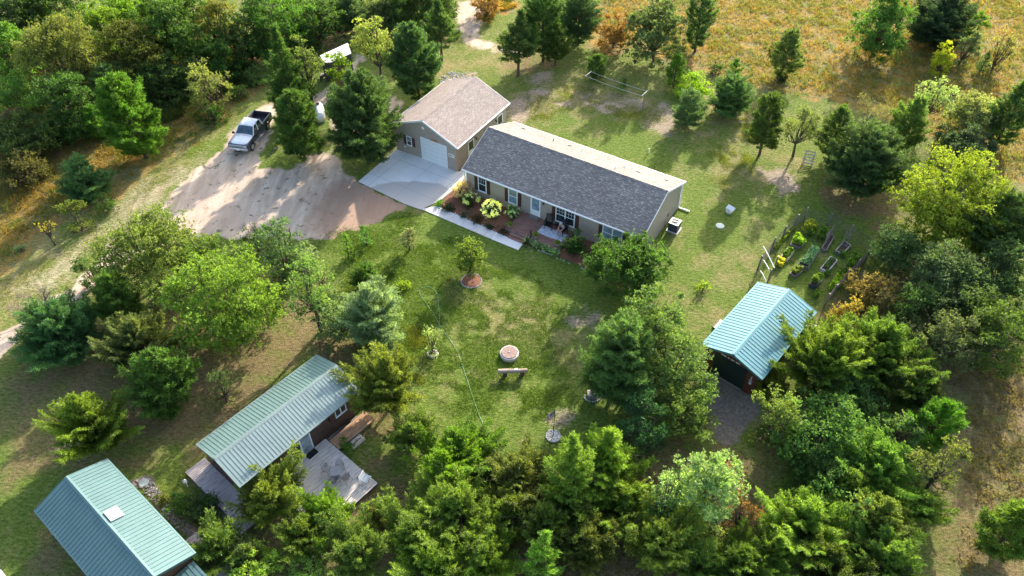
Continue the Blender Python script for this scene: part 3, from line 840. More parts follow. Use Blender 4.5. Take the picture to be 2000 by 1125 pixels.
# ------------------------------------------------------------------ buildings
def slope_panels(root, L, W, ez, rz, mats, ribs=0.0, trim='white', names=('roof', 'roof'), th=0.07, labels=(None, None)):
    hw = W / 2; sl = math.hypot(hw, rz - ez); c, s = hw / sl, (rz - ez) / sl
    out = []
    for k, (o, ax, ay) in enumerate((((0, 0, ez), (1, 0, 0), (0, c, s)), ((L, W, ez), (-1, 0, 0), (0, -c, s)))):
        z = Vector(ax).cross(Vector(ay))
        mt = Matrix(((ax[0], ay[0], z[0], o[0]), (ax[1], ay[1], z[1], o[1]), (ax[2], ay[2], z[2], o[2]), (0, 0, 0, 1)))
        mb = MB(); mb.box(0, L, 0, sl - (0.004 if k else 0.0), -th, 0)
        if ribs:
            n = int(L / ribs)
            for i in range(1, n):
                x = L * i / n; mb.box(x - 0.013, x + 0.013, 0.004, sl - 0.16, 0.0, 0.024)
        r = mb.build(names[k], mats[k], root, matrix=mt)
        if labels[k]: r['label'] = labels[k]
        out.append((r, mt, sl))
        t = MB(); t.box(-0.03, L + 0.03, -0.10, -0.002, -0.15, 0.010)                 # gutter
        t.box(-0.035, -0.002, 0.0, sl - 0.01, -0.17, 0.014); t.box(L + 0.002, L + 0.035, 0.0, sl - 0.01, -0.17, 0.014)
        t.build('roof_trim', trim, root, matrix=mt)
    m = MB()
    m.add([(0.0, hw - 0.13, rz - 0.13 * s / c + 0.025), (0.0, hw, rz + 0.035), (0.0, hw + 0.13, rz - 0.13 * s / c + 0.025),
           (L, hw - 0.13, rz - 0.13 * s / c + 0.025), (L, hw, rz + 0.035), (L, hw + 0.13, rz - 0.13 * s / c + 0.025)],
          [(0, 1, 4, 3), (1, 2, 5, 4), (0, 3, 5, 2), (0, 2, 1), (3, 4, 5)])
    m.build('ridge_cap', mats[0], root)
    return out


def walls(root, L, W, ez, rz, oe, og, mat, corner='white', gmat=None, corner_w=0.09):
    hw = W / 2; k = (rz - ez) / hw
    ze = ez + k * oe - 0.10; zr = rz - 0.10
    pr = [(oe, 0.0), (W - oe, 0.0), (W - oe, ze), (hw, zr), (oe, ze)]
    vs = [(og, y, z) for y, z in pr] + [(L - og, y, z) for y, z in pr]
    mb = MB(); mb.add(vs, [(0, 4, 3, 2, 1), (5, 6, 7, 8, 9)] + [(i, (i + 1) % 5, 5 + (i + 1) % 5, 5 + i) for i in range(5)])
    o = mb.build('wall', mat, root); fix_normals(o)
    e = 0.012
    for x0, x1 in ((og - e, og + corner_w), (L - og - corner_w, L - og + e)):
        for y0, y1 in ((oe - e, oe + corner_w), (W - oe - corner_w, W - oe + e)):
            c = MB(); c.box(x0, x1, y0, y1, 0.02, ze - 0.03)
            if corner: c.build('corner_trim', corner, root)
    return ze


FRONT = lambda y: Matrix.Translation((0, y, 0))
LEFT = lambda x: Matrix.Translation((x, 0, 0)) @ Matrix.Rotation(-math.pi / 2, 4, 'Z')     # canonical x -> -y
RIGHT = lambda x: Matrix.Translation((x, 0, 0)) @ Matrix.Rotation(math.pi / 2, 4, 'Z')


def window(root, mx, x0, x1, z0, z1, pane='glass', double=False, grid=True, slide=False, fw=0.085, shut=None, label=None, sm='shutter', frame='white'):
    f = MB(); d = -0.055
    f.box(x0, x0 + fw, d, 0.002, z0, z1); f.box(x1 - fw, x1, d, 0.002, z0, z1)
    f.box(x0 + fw, x1 - fw, d, 0.002, z0, z0 + fw); f.box(x0 + fw, x1 - fw, d, 0.002, z1 - fw, z1)
    f.box(x0 - 0.03, x1 + 0.03, d - 0.02, d - 0.0005, z0 - 0.03, z0 + 0.03)
    bays = [(x0 + fw, x1 - fw)]; zm = (z0 + z1) / 2
    if double or slide:
        xm = (x0 + x1) / 2; f.box(xm - fw * 0.6, xm + fw * 0.6, d, 0.002, z0 + fw, z1 - fw)
        bays = [(x0 + fw, xm - fw * 0.6), (xm + fw * 0.6, x1 - fw)]
    if not slide:
        for a, b_ in bays:
            f.box(a, b_, d + 0.01, 0.002, zm - 0.025, zm + 0.025)
            if grid:
                for q in (1, 2):
                    x = a + (b_ - a) * q / 3; f.box(x - 0.008, x + 0.008, d + 0.025, -0.012, zm + 0.025, z1 - fw)
                zz = (zm + z1 - fw) / 2; f.box(a, b_, d + 0.027, -0.010, zz - 0.008, zz + 0.008)
    o = f.build('window', frame, root, matrix=mx)
    if label: o['label'] = label
    panes = pane if isinstance(pane, (list, tuple)) else [pane] * len(bays)
    for (a, b_), pm in zip(bays, panes):
        p = MB(); p.box(a, b_, -0.016, 0.001, z0 + fw, z1 - fw); p.build('pane', pm, o)
    if shut:
        for sgn in shut:
            xa, xb = (x0 - 0.36, x0 - 0.04) if sgn < 0 else (x1 + 0.04, x1 + 0.36)
            s_ = MB(); s_.box(xa, xb, -0.04, 0.002, z0, z1); s_.box(xa + 0.05, xb - 0.05, -0.052, -0.041, z0 + 0.06, z1 - 0.06)
            s_.build('shutter', sm, root, matrix=mx)
    return o


def entry_door(root, mx, x0, x1, z0, z1, pane='blind', split=0.33):
    f = MB(); fw = 0.10
    f.box(x0, x0 + fw, -0.05, 0.002, z0, z1); f.box(x1 - fw, x1, -0.05, 0.002, z0, z1); f.box(x0 + fw, x1 - fw, -0.05, 0.002, z1 - fw, z1)
    o = f.build('door', 'white', root, matrix=mx)
    zz = z0 + (z1 - z0) * split
    p = MB(); p.box(x0 + fw, x1 - fw, -0.035, 0.001, z0, zz); p.box(x0 + fw, x0 + fw + .04, -0.035, 0.001, zz, z1 - fw); p.box(x1 - fw - .04, x1 - fw, -0.035, 0.001, zz, z1 - fw)
    p.build('door_leaf', 'white', o)
    g = MB(); g.box(x0 + fw + .04, x1 - fw - .04, -0.022, 0.001, zz, z1 - fw); g.build('pane', pane, o)
    h = MB(); h.box(x1 - fw - 0.035, x1 - fw - 0.01, -0.075, -0.036, z0 + 0.95, z0 + 1.1); h.build('handle', 'grey_metal', o)
    return o


def lamp(root, mx, x, z):
    m = MB(); m.box(x - 0.05, x + 0.05, -0.03, 0.002, z - 0.06, z + 0.08); m.tube([(x, -0.03, z), (x, -0.12, z + 0.03), (x, -0.12, z - 0.12)], [0.02, 0.05, 0.07], 8)
    m.build('wall_lamp', 'black', root, matrix=mx)


# --- ranch house
HX, HY, HYAW = -4.30, 54.56, R(-32.1)
HL, HW, HE, HR = 17.20, 8.55, 2.70, 4.54
house = empty('house', (HX, HY, 0), HYAW, 'long single storey taupe house with dark grey shingle roof, brown shutters and front porch', 'house')
sl = slope_panels(house, HL, HW, HE, HR, ('shingle', 'shingle'), names=('roof', 'roof'))
walls(house, HL, HW, HE, HR, 0.32, 0.12, 'siding')
fm = FRONT(0.32)
window(house, fm, 1.42, 2.30, 0.76, 2.40, 'glass', shut=(-1, 1))
window(house, fm, 4.55, 5.48, 0.76, 2.40, 'blind', grid=False, shut=(-1, 1))
entry_door(house, fm, 6.78, 7.76, 0.38, 2.40, 'blind')
window(house, fm, 9.22, 11.05, 0.78, 2.40, 'glass', double=True, shut=(-1, 1))
window(house, fm, 13.60, 15.40, 0.78, 2.40, 'blind', double=True, grid=False, shut=(-1, 1))
lamp(house, fm, 8.05, 2.15)
# small things on the back slope: pipe vents and roof vents
for i, (fx, fy, kind) in enumerate(((.10, .25, 'v'), (.30, .4, 'p'), (.385, .3, 'v'), (.47, .42, 'p'), (.72, .52, 'p'), (.70, .78, 'p'), (.79, .45, 'v'), (.93, .35, 'v'))):
    m = MB(); x = HL * (1 - fx); y = sl[1][2] * fy
    if kind == 'p': m.lathe([(0.045, -0.01), (0.045, 0.26), (0.05, 0.27)], 10); nm = 'vent_pipe'
    else: m.box(-0.14, 0.14, -0.12, 0.12, 0.0, 0.07); nm = 'roof_vent'
    o = m.build(nm, 'white' if i in (3, 5, 4) else 'grey_metal', house, matrix=sl[1][1] @ Matrix.Translation((x, y, 0.002)))
# downspouts and splash pipe at the back right corner
d = MB(); d.box(HL - .11, HL - .03, HW - .30, HW - .22, 0.12, HE + 0.0); d.box(HL - .06, HL + 0.95, HW - .42, HW - .30, 0.05, 0.14)
d.build('downspout', 'white', house, bevel=0.01)
d = MB(); d.box(0.03, .11, 0.20, .28, 0.06, HE - 0.02); d.build('downspout', 'white', house, bevel=0.01)
g = MB(); g.box(HL - 0.118, HL - 0.06, 2.0, 2.25, 0.5, 0.95); g.build('meter_box', 'grey_metal', house)
g = MB(); g.box(HL - .118, HL - .05, 5.6, 5.75, 1.0, 1.2); g.build('meter_box', 'grey_metal', house)

# --- detached garage
GL, GW, GE, GR = 8.76, 7.60, 2.87, 4.47
garage = empty('garage', (-4.83, 57.42, 0), R(57.9), 'detached taupe garage with brown shingle roof and white overhead door on a concrete apron', 'garage')
sg = slope_panels(garage, GL, GW, GE, GR, ('shingle_tan', 'shingle_tan'))
walls(garage, GL, GW, GE, GR, 0.30, 0.12, 'siding', corner=None)
lm = LEFT(0.12)
# canonical x = -y
f = MB()
x0, x1 = -4.16, -1.40
f.box(x0 - 0.10, x0, -0.05, 0.002, 0.05, 2.42); f.box(x1, x1 + 0.10, -0.05, 0.002, 0.05, 2.42); f.box(x0 - 0.10, x1 + 0.10, -0.052, 0.002, 2.42, 2.52)
od = f.build('garage_door', 'white', garage, matrix=lm)
f = MB()
for i in range(5): f.box(x0, x1, -0.03, 0.001, 0.05 + i * 0.474, 0.05 + (i + 1) * 0.474 - 0.012)
f.build('door_panel', 'garage_white', od)
window(garage, lm, -5.93, -5.33, 1.02, 2.02, 'glass', grid=True, shut=(-1, 1), fw=0.07)
f = MB(); f.box(-2.98, -2.30, -0.22, 0.002, 2.68, 2.74); f.bar((-2.9, -0.12, 2.66), (-2.3, -0.02, 2.56), 0.12, 0.03)
f.build('wooden_shelf', 'new_wood', garage, matrix=lm)['label'] = 'orange brown wooden board above the overhead door'
f = MB(); f.box(-1.12, -0.50, -0.03, 0.002, 1.50, 1.84)
sgn = f.build('number_sign', 'white', garage, matrix=lm)
tc = bpy.data.curves.new('digits', 'FONT'); tc.body = '8817'; tc.size = 0.27; tc.align_x = 'CENTER'; tc.align_y = 'CENTER'; tc.extrude = 0.003; tc.materials.append(M['black'])
to = bpy.data.objects.new('digits', tc); col.objects.link(to)
dg = bpy.context.evaluated_depsgraph_get(); me = bpy.data.meshes.new_from_object(to.evaluated_get(dg)); bpy.data.objects.remove(to)
to = bpy.data.objects.new('digits', me); col.objects.link(to); to.parent = sgn
to.matrix_local = Matrix.Translation((-0.81, -0.036, 1.67)) @ Matrix.Rotation(math.pi / 2, 4, 'X')
# barn star
f = MB(); st = []
for i in range(10):
    a = math.pi / 2 + i * math.pi / 5; r_ = 0.24 if i % 2 == 0 else 0.10; st.append((r_ * math.cos(a), 0, r_ * math.sin(a)))
cx_, cz_ = -3.86, 3.55
f.add([(cx_ + p[0], -0.01, cz_ + p[2]) for p in st] + [(cx_, -0.07, cz_)], [(i, (i + 1) % 10, 10) for i in range(10)])
o = f.build('barn_star', 'white', garage, matrix=lm); fix_normals(o)
f = MB(); f.box(-6.32, -6.1, -0.06, 0.002, 0.62, 0.74); f.build('outlet_cover', 'white', garage, matrix=lm)
gm = FRONT(0.30)
entry_door(garage, gm, 1.98, 2.98, 0.08, 2.16, 'glass', 0.5); lamp(garage, gm, 3.3, 1.95)
entry_door(garage, gm, 6.95, 7.95, 0.08, 2.16, 'glass', 0.5); lamp(garage, gm, 6.7, 1.95)

# --- log shed on the right
SHX, SHY, SYAW = 16.55, 31.76, R(48.95)
SL_, SW_, SE_, SR_ = 8.07, 4.53, 2.39, 3.15
shed = empty('workshop_shed', (SHX, SHY, 0), SYAW, 'log sided shed with a bright teal metal roof and dark green doors beside the garden', 'shed')
slope_panels(shed, SL_, SW_, SE_, SR_, ('teal', 'teal'), ribs=0.29, trim='teal')
walls(shed, SL_, SW_, SE_, SR_, 0.26, 0.22, 'log', corner='log', corner_w=0.11)
sm_ = LEFT(0.22)
f = MB(); f.box(-3.50, -3.42, -0.05, 0.002, 0.12, 2.12); f.box(-1.16, -1.08, -0.05, 0.002, 0.12, 2.12); f.box(-3.5, -1.08, -0.052, 0.002, 2.12, 2.2)
dd = f.build('double_door', 'green_door', shed, matrix=sm_)
f = MB(); f.box(-3.42, -2.30, -0.03, 0.001, 0.12, 2.12); f.box(-2.28, -1.16, -0.03, 0.001, 0.12, 2.12); f.build('door_leaf', 'green_door', dd)
f = MB(); f.box(-3.5, -1.08, -0.20, 0.002, 0.0, 0.115); f.build('threshold', 'grey_wood', shed, matrix=sm_)
f = MB()
for i, (a, b_) in enumerate(((-3.15, -2.75), (-2.62, -2.5), (-2.38, -2.12), (-2.02, -1.72))):
    f.box(a, b_, -0.05, 0.001, 2.30, 2.37)
f.build('name_board', 'pale_wood', shed, matrix=sm_)['label'] = 'row of small pale carved boards over the doors'
f = MB(); f.bar((-0.68, -0.03, 1.85), (-0.68, -0.03, 1.25), 0.05); f.bar((-0.82, -0.035, 1.42), (-0.54, -0.035, 1.42), 0.04); f.blob((-0.68, -0.03, 1.15), 0.11, 0.03, 0.15, 3)
f.build('wall_ornament', 'stone', shed, matrix=sm_)
f = MB(); f.box(-3.95, -3.8, -0.04, 0.002, 1.3, 1.62); f.build('thermometer', 'white', shed, matrix=sm_)
f = MB(); f.box(2.2, 3.1, -0.05, 0.002, 1.0, 1.7); f.build('window', 'log', shed, matrix=FRONT(0.26))

# --- brown cabin in the middle
CX, CY, CYAW = -16.19, 23.86, R(49.09)
CL, CW, CE, CR = 9.46, 4.41, 2.42, 3.13
cabin = empty('cabin', (CX, CY, 0), CYAW, 'narrow brown cabin with two tone ribbed metal roof and a sliding glass door', 'cabin')
slope_panels(cabin, CL, CW, CE, CR, ('silver_roof', 'green_roof'), ribs=0.235, trim='silver_roof', labels=('pale silver ribbed front slope', 'sage green ribbed back slope'))
walls(cabin, CL, CW, CE, CR, 0.22, 0.2, 'cabin_wall', corner='cabin_wall')
cf = FRONT(0.22)
window(cabin, cf, 3.63, 5.27, 0.16, 2.13, ('glass', 'curtain'), slide=True, label='white framed sliding glass door')
window(cabin, cf, 7.33, 8.24, 1.26, 2.08, 'glass', slide=True, fw=0.06)
window(cabin, cf, 1.2, 2.2, 1.2, 2.1, 'glass', slide=True, fw=0.06)
window(cabin, LEFT(0.2), -3.4, -1.75, 1.25, 2.15, 'glass', double=True, grid=False, fw=0.06, frame='cabin_wall')
lamp(cabin, cf, 6.8, 1.68)
f = MB(); f.box(5.8, 6.2, -0.03, 0.002, 1.86, 1.93); f.build('house_sign', 'pale_wood', cabin, matrix=cf)

# --- lodge at the bottom left
LX, LY, LYAW = -17.65, 19.70, R(139.62)
LL, LW, LE_, LR_ = 9.33, 4.43, 2.40, 3.21
lodge = empty('lodge', (LX, LY, 0), LYAW, 'brown building with a blue green metal roof and skylight in the bottom left corner', 'cabin')
ls = slope_panels(lodge, LL, LW, LE_, LR_, ('blue_roof', 'blue_roof'), ribs=0.27, trim='blue_roof')
walls(lodge, LL, LW, LE_, LR_, 0.25, 0.2, 'cabin_wall', corner='cabin_wall')
m = MB(); m.box(-0.42, 0.42, -0.38, 0.38, 0.0, 0.10); sk = m.build('skylight', 'white', lodge, matrix=ls[0][1] @ Matrix.Translation((5.1, ls[0][2] * 0.76, 0.03)), bevel=0.02)
m = MB(); m.box(-0.30, 0.30, -0.17, 0.17, 0.10, 0.125); m.build('pane', 'curtain', sk)
m = MB(); m.box(-1.7, 0.0, 0.25, 2.3, 1.86, 1.93)
for i in range(8): m.box(-1.66, -0.02, 0.35 + i * 0.25, 0.39 + i * 0.25, 1.93, 1.955)
m.build('porch_roof', 'blue_roof', lodge)
m = MB(); m.box(-1.6, -1.5, 0.35, 0.45, 0, 1.86); m.box(-1.6, -1.5, 2.1, 2.2, 0, 1.86); m.build('porch_post', 'cabin_wall', lodge)


# ------------------------------------------------------------------ decks
def in_frame(base, yaw, x, y, z=0.0):
    c, s = math.cos(yaw), math.sin(yaw); return (base[0] + c * x - s * y, base[1] + s * x + c * y, z)


def deck(name, base, yaw, x0, x1, y0, y1, z, mat, along='x', label='', cat='deck', pw=0.14, gap=0.018, group=None):
    root = empty(name, in_frame(base, yaw, x0, y0), yaw, label, cat, group); X, Y = x1 - x0, y1 - y0
    q = random.Random(int(abs(x0 * 100 + y0 * 10)))
    p = MB(); n = int((Y if along == 'x' else X) / pw)
    for i in range(n):
        a = i * pw; e = q.uniform(-.01, .01)
        if along == 'x': p.box(0 + e, X + e, a, a + pw - gap, z - 0.03, z + q.uniform(-.003, .003))
        else: p.box(a, a + pw - gap, 0 + e, Y + e, z - 0.03, z + q.uniform(-.003, .003))
    p.build('planks', mat, root)
    f = MB(); f.box(0.03, X - .03, 0.03, 0.08, max(0, z - .22), z - .032); f.box(0.03, X - .03, Y - .08, Y - .03, max(0, z - .22), z - .032)
    f.box(0.03, .08, .09, Y - .09, max(0, z - .22), z - .032); f.box(X - .08, X - .03, .09, Y - .09, max(0, z - .22), z - .032)
    for px_ in (0.15, X / 2, X - .15):
        for py_ in (0.15, Y - .15): f.box(px_ - .05, px_ + .05, py_ - .05, py_ + .05, 0, z - .035)
    f.build('frame', 'grey_wood', root)
    return root


HB = (HX, HY); CB = (CX, CY); LB = (LX, LY); SB = (SHX, SHY)
PZ = 0.36
porch = deck('porch_deck', HB, HYAW, 5.98, 10.98, -2.40, 0.30, PZ, 'deck_red', 'x', 'reddish brown wooden porch deck in front of the house door', 'porch')
m = MB()
for i, (dz, dy) in enumerate(((0.24, 0.30), (0.12, 0.60))): m.box(0.55, 2.35, -dy, -dy + 0.29, 0, dz)
m.build('steps', 'deck_red', porch)
m = MB(); m.box(0.0, 5.0, -0.03, -0.004, 0.02, PZ - 0.02); m.box(5.004, 5.03, -0.03, 2.6, 0.02, PZ - 0.02); m.build('skirting', 'grey_wood', porch)
m = MB(); m.box(2.38, 2.47, -0.62, -0.53, 0, 1.0); m.box(2.38, 2.47, 0.02, 0.11, PZ, PZ + 0.95); m.bar((2.425, -0.6, 0.96), (2.425, 0.1, PZ + 0.9), .07, .05)
m.bar((2.425, -0.6, 0.5), (2.425, 0.1, PZ + 0.45), .05, .04); m.build('handrail', 'shutter', porch)
m = MB(); m.box(0.82, 1.75, 2.2, 2.68, PZ + 0.002, PZ + 0.10); m.build('door_step', 'grey_wood', porch)
m = MB(); p0 = in_frame(HB, HYAW, 8.45, -1.42)
m.box(0, 2.35, 0, 1.05, 0, 0.012)


def rug_mat():
    mt, n, b = nodes_of('patterned_rug'); v = coord(n); vo = N(n, 'ShaderNodeTexVoronoi'); vo.inputs['Scale'].default_value = 9; n.links.new(v, vo.inputs[0])
    n.links.new(ramp(n, vo.outputs[0], [(0.25, (0.16, 0.19, 0.26)), (0.45, (0.55, 0.57, 0.62))]).outputs[0], b.inputs['Base Color']); b.inputs['Roughness'].default_value = 0.95
    return mt


M['rug'] = rug_mat()
tag(m.build('outdoor_rug', 'rug', None, (p0[0], p0[1], PZ + 0.004), HYAW), 'blue and white patterned rug under the porch chairs', 'rug')

cdeck = deck('cabin_deck', CB, CYAW, 1.7, 6.15, -4.95, 0.18, 0.33, 'deck_grey', 'x', 'large weathered grey deck in front of the sliding glass door', 'deck')
deck('boardwalk', CB, CYAW, -1.25, 0.16, 0.1, 4.9, 0.33, 'deck_purple', 'x', 'grey purple boardwalk along the gable end of the brown cabin', 'boardwalk')
deck('boardwalk', CB, CYAW, -1.55, 1.66, -1.35, 0.07, 0.30, 'deck_cross', 'y', 'short weathered landing where the boardwalk turns at the cabin corner', 'boardwalk')
deck('lumber_ramp', CB, CYAW, 6.2, 9.3, -1.18, -0.12, 0.30, 'new_wood', 'x', 'fresh orange wooden ramp along the cabin wall beside the deck', 'ramp')
m = MB(); m.box(0, 1.05, 0, 0.24, 0.10, 0.14); m.box(0, 1.05, -0.30, -0.05, 0.0, 0.05)
m.box(0.05, .1, -.28, .22, 0, .098); m.box(.95, 1.0, -.28, .22, 0, .098)
p0 = in_frame(CB, CYAW, 6.88, -1.45)
tag(m.build('wooden_steps', 'pale_wood', None, (p0[0], p0[1], 0.0), CYAW), 'two pinkish plank steps in front of the fresh wooden ramp', 'steps')
p0 = in_frame(CB, CYAW, 6.25, 0.0)
m = MB()
for i in range(9): m.bar((rnd.uniform(0, .4), -0.08 + rnd.uniform(-.03, .22) * .9, 0.05 + 0.05 * (i % 3)), (2.2 + rnd.uniform(-.3, .4), -0.05 + rnd.uniform(-.03, .2), 0.05 + 0.05 * (i % 3)), .09, .04)
tag(m.build('lumber_pile', 'grey_wood', None, (p0[0], p0[1], 0.0), CYAW), 'grey pile of old boards against the cabin wall under the small window', 'lumber pile')
m = MB(); m.box(0, 0.75, 0, 0.45, 0, 0.02); p0 = in_frame(CB, CYAW, 4.46, -0.40)
tag(m.build('door_mat', 'black', None, (p0[0], p0[1], 0.338), CYAW), 'black door mat in front of the sliding glass door', 'door mat')
# decks by the lodge
deck('boardwalk', LB, LYAW, -1.7, 2.6, -1.05, 0.02, 0.20, 'deck_cross', 'y', 'weathered boardwalk along the eaves of the bottom left building', 'boardwalk', group=None)
deck('boardwalk', LB, LYAW, -2.6, -1.75, -1.7, 1.0, 0.16, 'deck_grey', 'x', 'small grey platform under the pine at the bottom edge', 'deck')
# ramp and plank by the shed
deck('garden_ramp', SB, SYAW, 8.0, 9.0, -0.3, 2.2, 0.30, 'pale_wood', 'y', 'pale bench like ramp at the garden end of the teal roofed shed', 'ramp')
deck('plank_step', SB, SYAW, 3.95, 5.0, SW_ + 0.02, 5.65, 0.16, 'pale_wood', 'x', 'small pale wooden step on the lawn side of the teal roofed shed', 'step')


# ------------------------------------------------------------------ furniture and people
def bucket_chair(loc, rz, label, group):
    r = empty('mesh_chair', loc, rz, label, 'chair', group)
    m = MB()
    def pt(a, h):   # shell: angle and height
        w_ = 0.29 * (1 - 0.25 * (1 - h)) * (1.0 if h < .7 else 1 - (h - .7) * 0.5)
        return Vector((w_ * math.sin(a), 0.28 * math.cos(a) * (0.9 + .25 * h), 0.42 + 0.48 * h - 0.16 * h * abs(a) / 1.4))
    for i in range(13):
        a = -1.5 + 3.0 * i / 12; m.tube([pt(a, h / 5) for h in range(6)], 0.007, 3, False)
    for h in range(9): m.tube([pt(-1.5 + 3.0 * i / 12, h / 8) for i in range(13)], 0.007, 3, False)
    m.build('backrest', 'grey_metal', r)
    m = MB()
    for i in range(11): m.tube([(-.25 + .05 * i, -.24, .42), (-.25 + .05 * i, 0.2, .41)], .008, 3, False); m.tube([(-.26, -.24 + .045 * i, .42), (.26, -.24 + .045 * i, .42)], .008, 3, False)
    m.build('seat', 'grey_metal', r)
    for sx in (-1, 1):
        for sy in (-1, 1):
            m = MB(); m.tube([(sx * .22, sy * .2, .42), (sx * .27, sy * .27, 0)], .013, 5); m.build('leg', 'grey_metal', r)
    return r


DZ = 0.335
GRP = 'grey mesh chairs round the deck table'
for x, y, a, lb in ((4.60, -2.0, 0.4, 'grey mesh patio chair nearest the sliding door'), (5.25, -2.55, -0.5, 'grey mesh patio chair on the ramp side of the table'),
                    (4.35, -2.95, 1.9, 'grey mesh patio chair closest to the pines'), (5.0, -3.35, 3.3, 'grey mesh patio chair towards the outer deck edge')):
    p = in_frame(CB, CYAW, x, y, DZ); bucket_chair(p, CYAW + a, lb, GRP)
p = in_frame(CB, CYAW, 4.8, -2.68, DZ); t = empty('patio_table', p, CYAW, 'small round dark mesh table between the mesh chairs', 'table')
m = MB(); m.lathe([(0.36, .68), (0.38, .69), (0.36, .70)], 24); m.build('tabletop', 'grey_metal', t)
m = MB(); m.tube([(0, 0, .68), (0, 0, .02)], .025, 8); m.lathe([(.2, 0), (.2, .02), (.03, .05)], 14); m.build('pedestal', 'grey_metal', t)
p = in_frame(CB, CYAW, 5.75, -4.35, DZ); t = empty('folding_chair', p, CYAW + 0.3, 'pale tubular folding chair at the outer corner of the deck', 'chair')
m = MB()
for s_ in (-.27, .27): m.tube([(s_, -.35, 0), (s_, .28, .42)], .015, 5); m.tube([(s_, .3, 0), (s_, -.25, .42)], .015, 5)
m.build('leg', 'white', t); m = MB(); m.box(-.26, .26, -.26, .26, .41, .43); m.build('seat', 'curtain', t)
m = MB(); m.box(-.26, .26, .27, .29, .43, .75); m.bar((-.28, .28, .42), (-.28, .30, .8), .025); m.bar((.28, .28, .42), (.28, .30, .8), .025); m.build('backrest', 'white', t)
p = in_frame(CB, CYAW, 5.6, -3.75, DZ); m = MB(); m.lathe([(.05, 0), (.06, .1), (.05, .12)], 12)
tag(m.build('small_pot', 'black', None, p, 0), 'tiny dark pot on the grey deck beside the folding chair', 'pot')


def porch_chair(x, y, rz, label):
    p = in_frame(HB, HYAW, x, y, PZ + 0.017); r = empty('porch_chair', p, HYAW + rz, label, 'chair', 'black armchairs on the porch rug')
    m = MB(); m.box(-.28, .28, -.28, .26, .40, .45)
    for i in range(9): m.bar((-.26 + .065 * i, -.29, .455), (-.26 + .065 * i, .25, .455), .04, .02)
    m.build('seat', 'black', r, bevel=.008)
    m = MB()
    for i in range(8): m.bar((-.25 + .071 * i, .26, .45), (-.25 + .071 * i, .45, 1.12), .045, .02)
    m.bar((-.29, .45, 1.12), (.29, .45, 1.12), .05); m.bar((-.29, .27, .46), (-.29, .45, 1.12), .04); m.bar((.29, .27, .46), (.29, .45, 1.12), .04)
    m.build('backrest', 'black', r)
    for s_ in (-1, 1):
        m = MB(); m.bar((s_ * .32, -.30, .66), (s_ * .32, .34, .68), .08, .03); m.build('armrest', 'black', r)
        for y_ in (-.27, .27): m = MB(); m.bar((s_ * .31, y_, 0), (s_ * .31, y_, .65), .045); m.build('leg', 'black', r)
    return r


porch_chair(8.98, -0.42, 0.25, 'empty black slatted armchair on the porch rug, nearer the door')
porch_chair(10.32, -0.42, -0.3, 'black slatted armchair the seated person is in')
p = in_frame(HB, HYAW, 9.62, -0.28, PZ); t = empty('side_table', p, HYAW, 'small dark round side table between the porch chairs', 'table')
m = MB(); m.lathe([(.22, .50), (.25, .52), (.22, .54)], 18); m.build('tabletop', 'shutter', t)
for a in range(3): m = MB(); m.tube([(.05 * math.cos(a * 2.1), .05 * math.sin(a * 2.1), .5), (.2 * math.cos(a * 2.1), .2 * math.sin(a * 2.1), 0)], .015, 5); m.build('leg', 'shutter', t)
p = in_frame(HB, HYAW, 9.62, -0.28, PZ + .545); m = MB(); m.blob((0, 0, .13), .17, .13, .14, 4, 10, 6, .12); m.blob((.13, -.05, .22), .08, .07, .08, 5, 8, 5, .1)
tag(m.build('dark_bag', 'black', None, p, 0, smooth=True), 'soft black bag lying on the small table between the porch chairs', 'bag')


def skin_obj(name, verts, edges, radii, mat, parent, sub=2, rootv=0):
    me = bpy.data.meshes.new(name); me.from_pydata(verts, edges, []); o = bpy.data.objects.new(name, me); col.objects.link(o)
    me.materials.append(M[mat]); o.parent = parent
    md = o.modifiers.new('skin', 'SKIN'); md.use_smooth_shade = True
    for i, r_ in enumerate(radii):
        v = me.skin_vertices[0].data[i]; v.radius = (r_, r_) if isinstance(r_, (int, float)) else r_
        v.use_root = (i == rootv)
    s = o.modifiers.new('sub', 'SUBSURF'); s.levels = sub; s.render_levels = sub
    return o


M['skin'] = plain('skin', (0.50, 0.29, 0.22), 0.5, var=0.05)
M['shirt'] = plain('pale_mauve_shirt', (0.42, 0.33, 0.36), 0.85, var=0.1)
M['shorts'] = plain('dark_shorts', (0.05, 0.03, 0.045), 0.85, var=0.2)
M['hair'] = plain('light_grey_hair', (0.55, 0.50, 0.47), 0.8, var=0.15, scale=30)
M['shoe'] = plain('white_shoe', (0.65, 0.62, 0.60), 0.6)
p = in_frame(HB, HYAW, 10.32, -0.47, PZ + 0.017)
per = empty('person', p, HYAW - 0.3, 'person in pale mauve top and dark shorts sitting bent forward on the porch', 'person')
# seated facing -y, bent forward, forearms on the thighs; seat top .47
V = [(0, .12, .56), (0, .06, .74), (0, -.06, .92), (0, -.12, 1.0), (0, -.17, 1.07), (0, -.21, 1.14), (0, -.23, 1.22),
     (-.10, .08, .54), (-.14, -.34, .55), (-.15, -.38, .30), (-.15, -.36, .10), (-.15, -.50, .06),
     (.10, .08, .54), (.16, -.34, .55), (.17, -.42, .30), (.17, -.42, .10), (.18, -.56, .06),
     (-.19, -.06, .96), (-.25, -.08, .76), (-.17, -.33, .65), (-.11, -.43, .63),
     (.19, -.06, .96), (.25, -.08, .76), (.17, -.33, .65), (.11, -.43, .63)]
E_ = [(0, 1), (1, 2), (2, 3), (3, 4), (4, 5), (5, 6), (0, 7), (7, 8), (8, 9), (9, 10), (10, 11), (0, 12), (12, 13), (13, 14), (14, 15), (15, 16), (2, 17), (17, 18), (18, 19), (19, 20), (2, 21), (21, 22), (22, 23), (23, 24)]
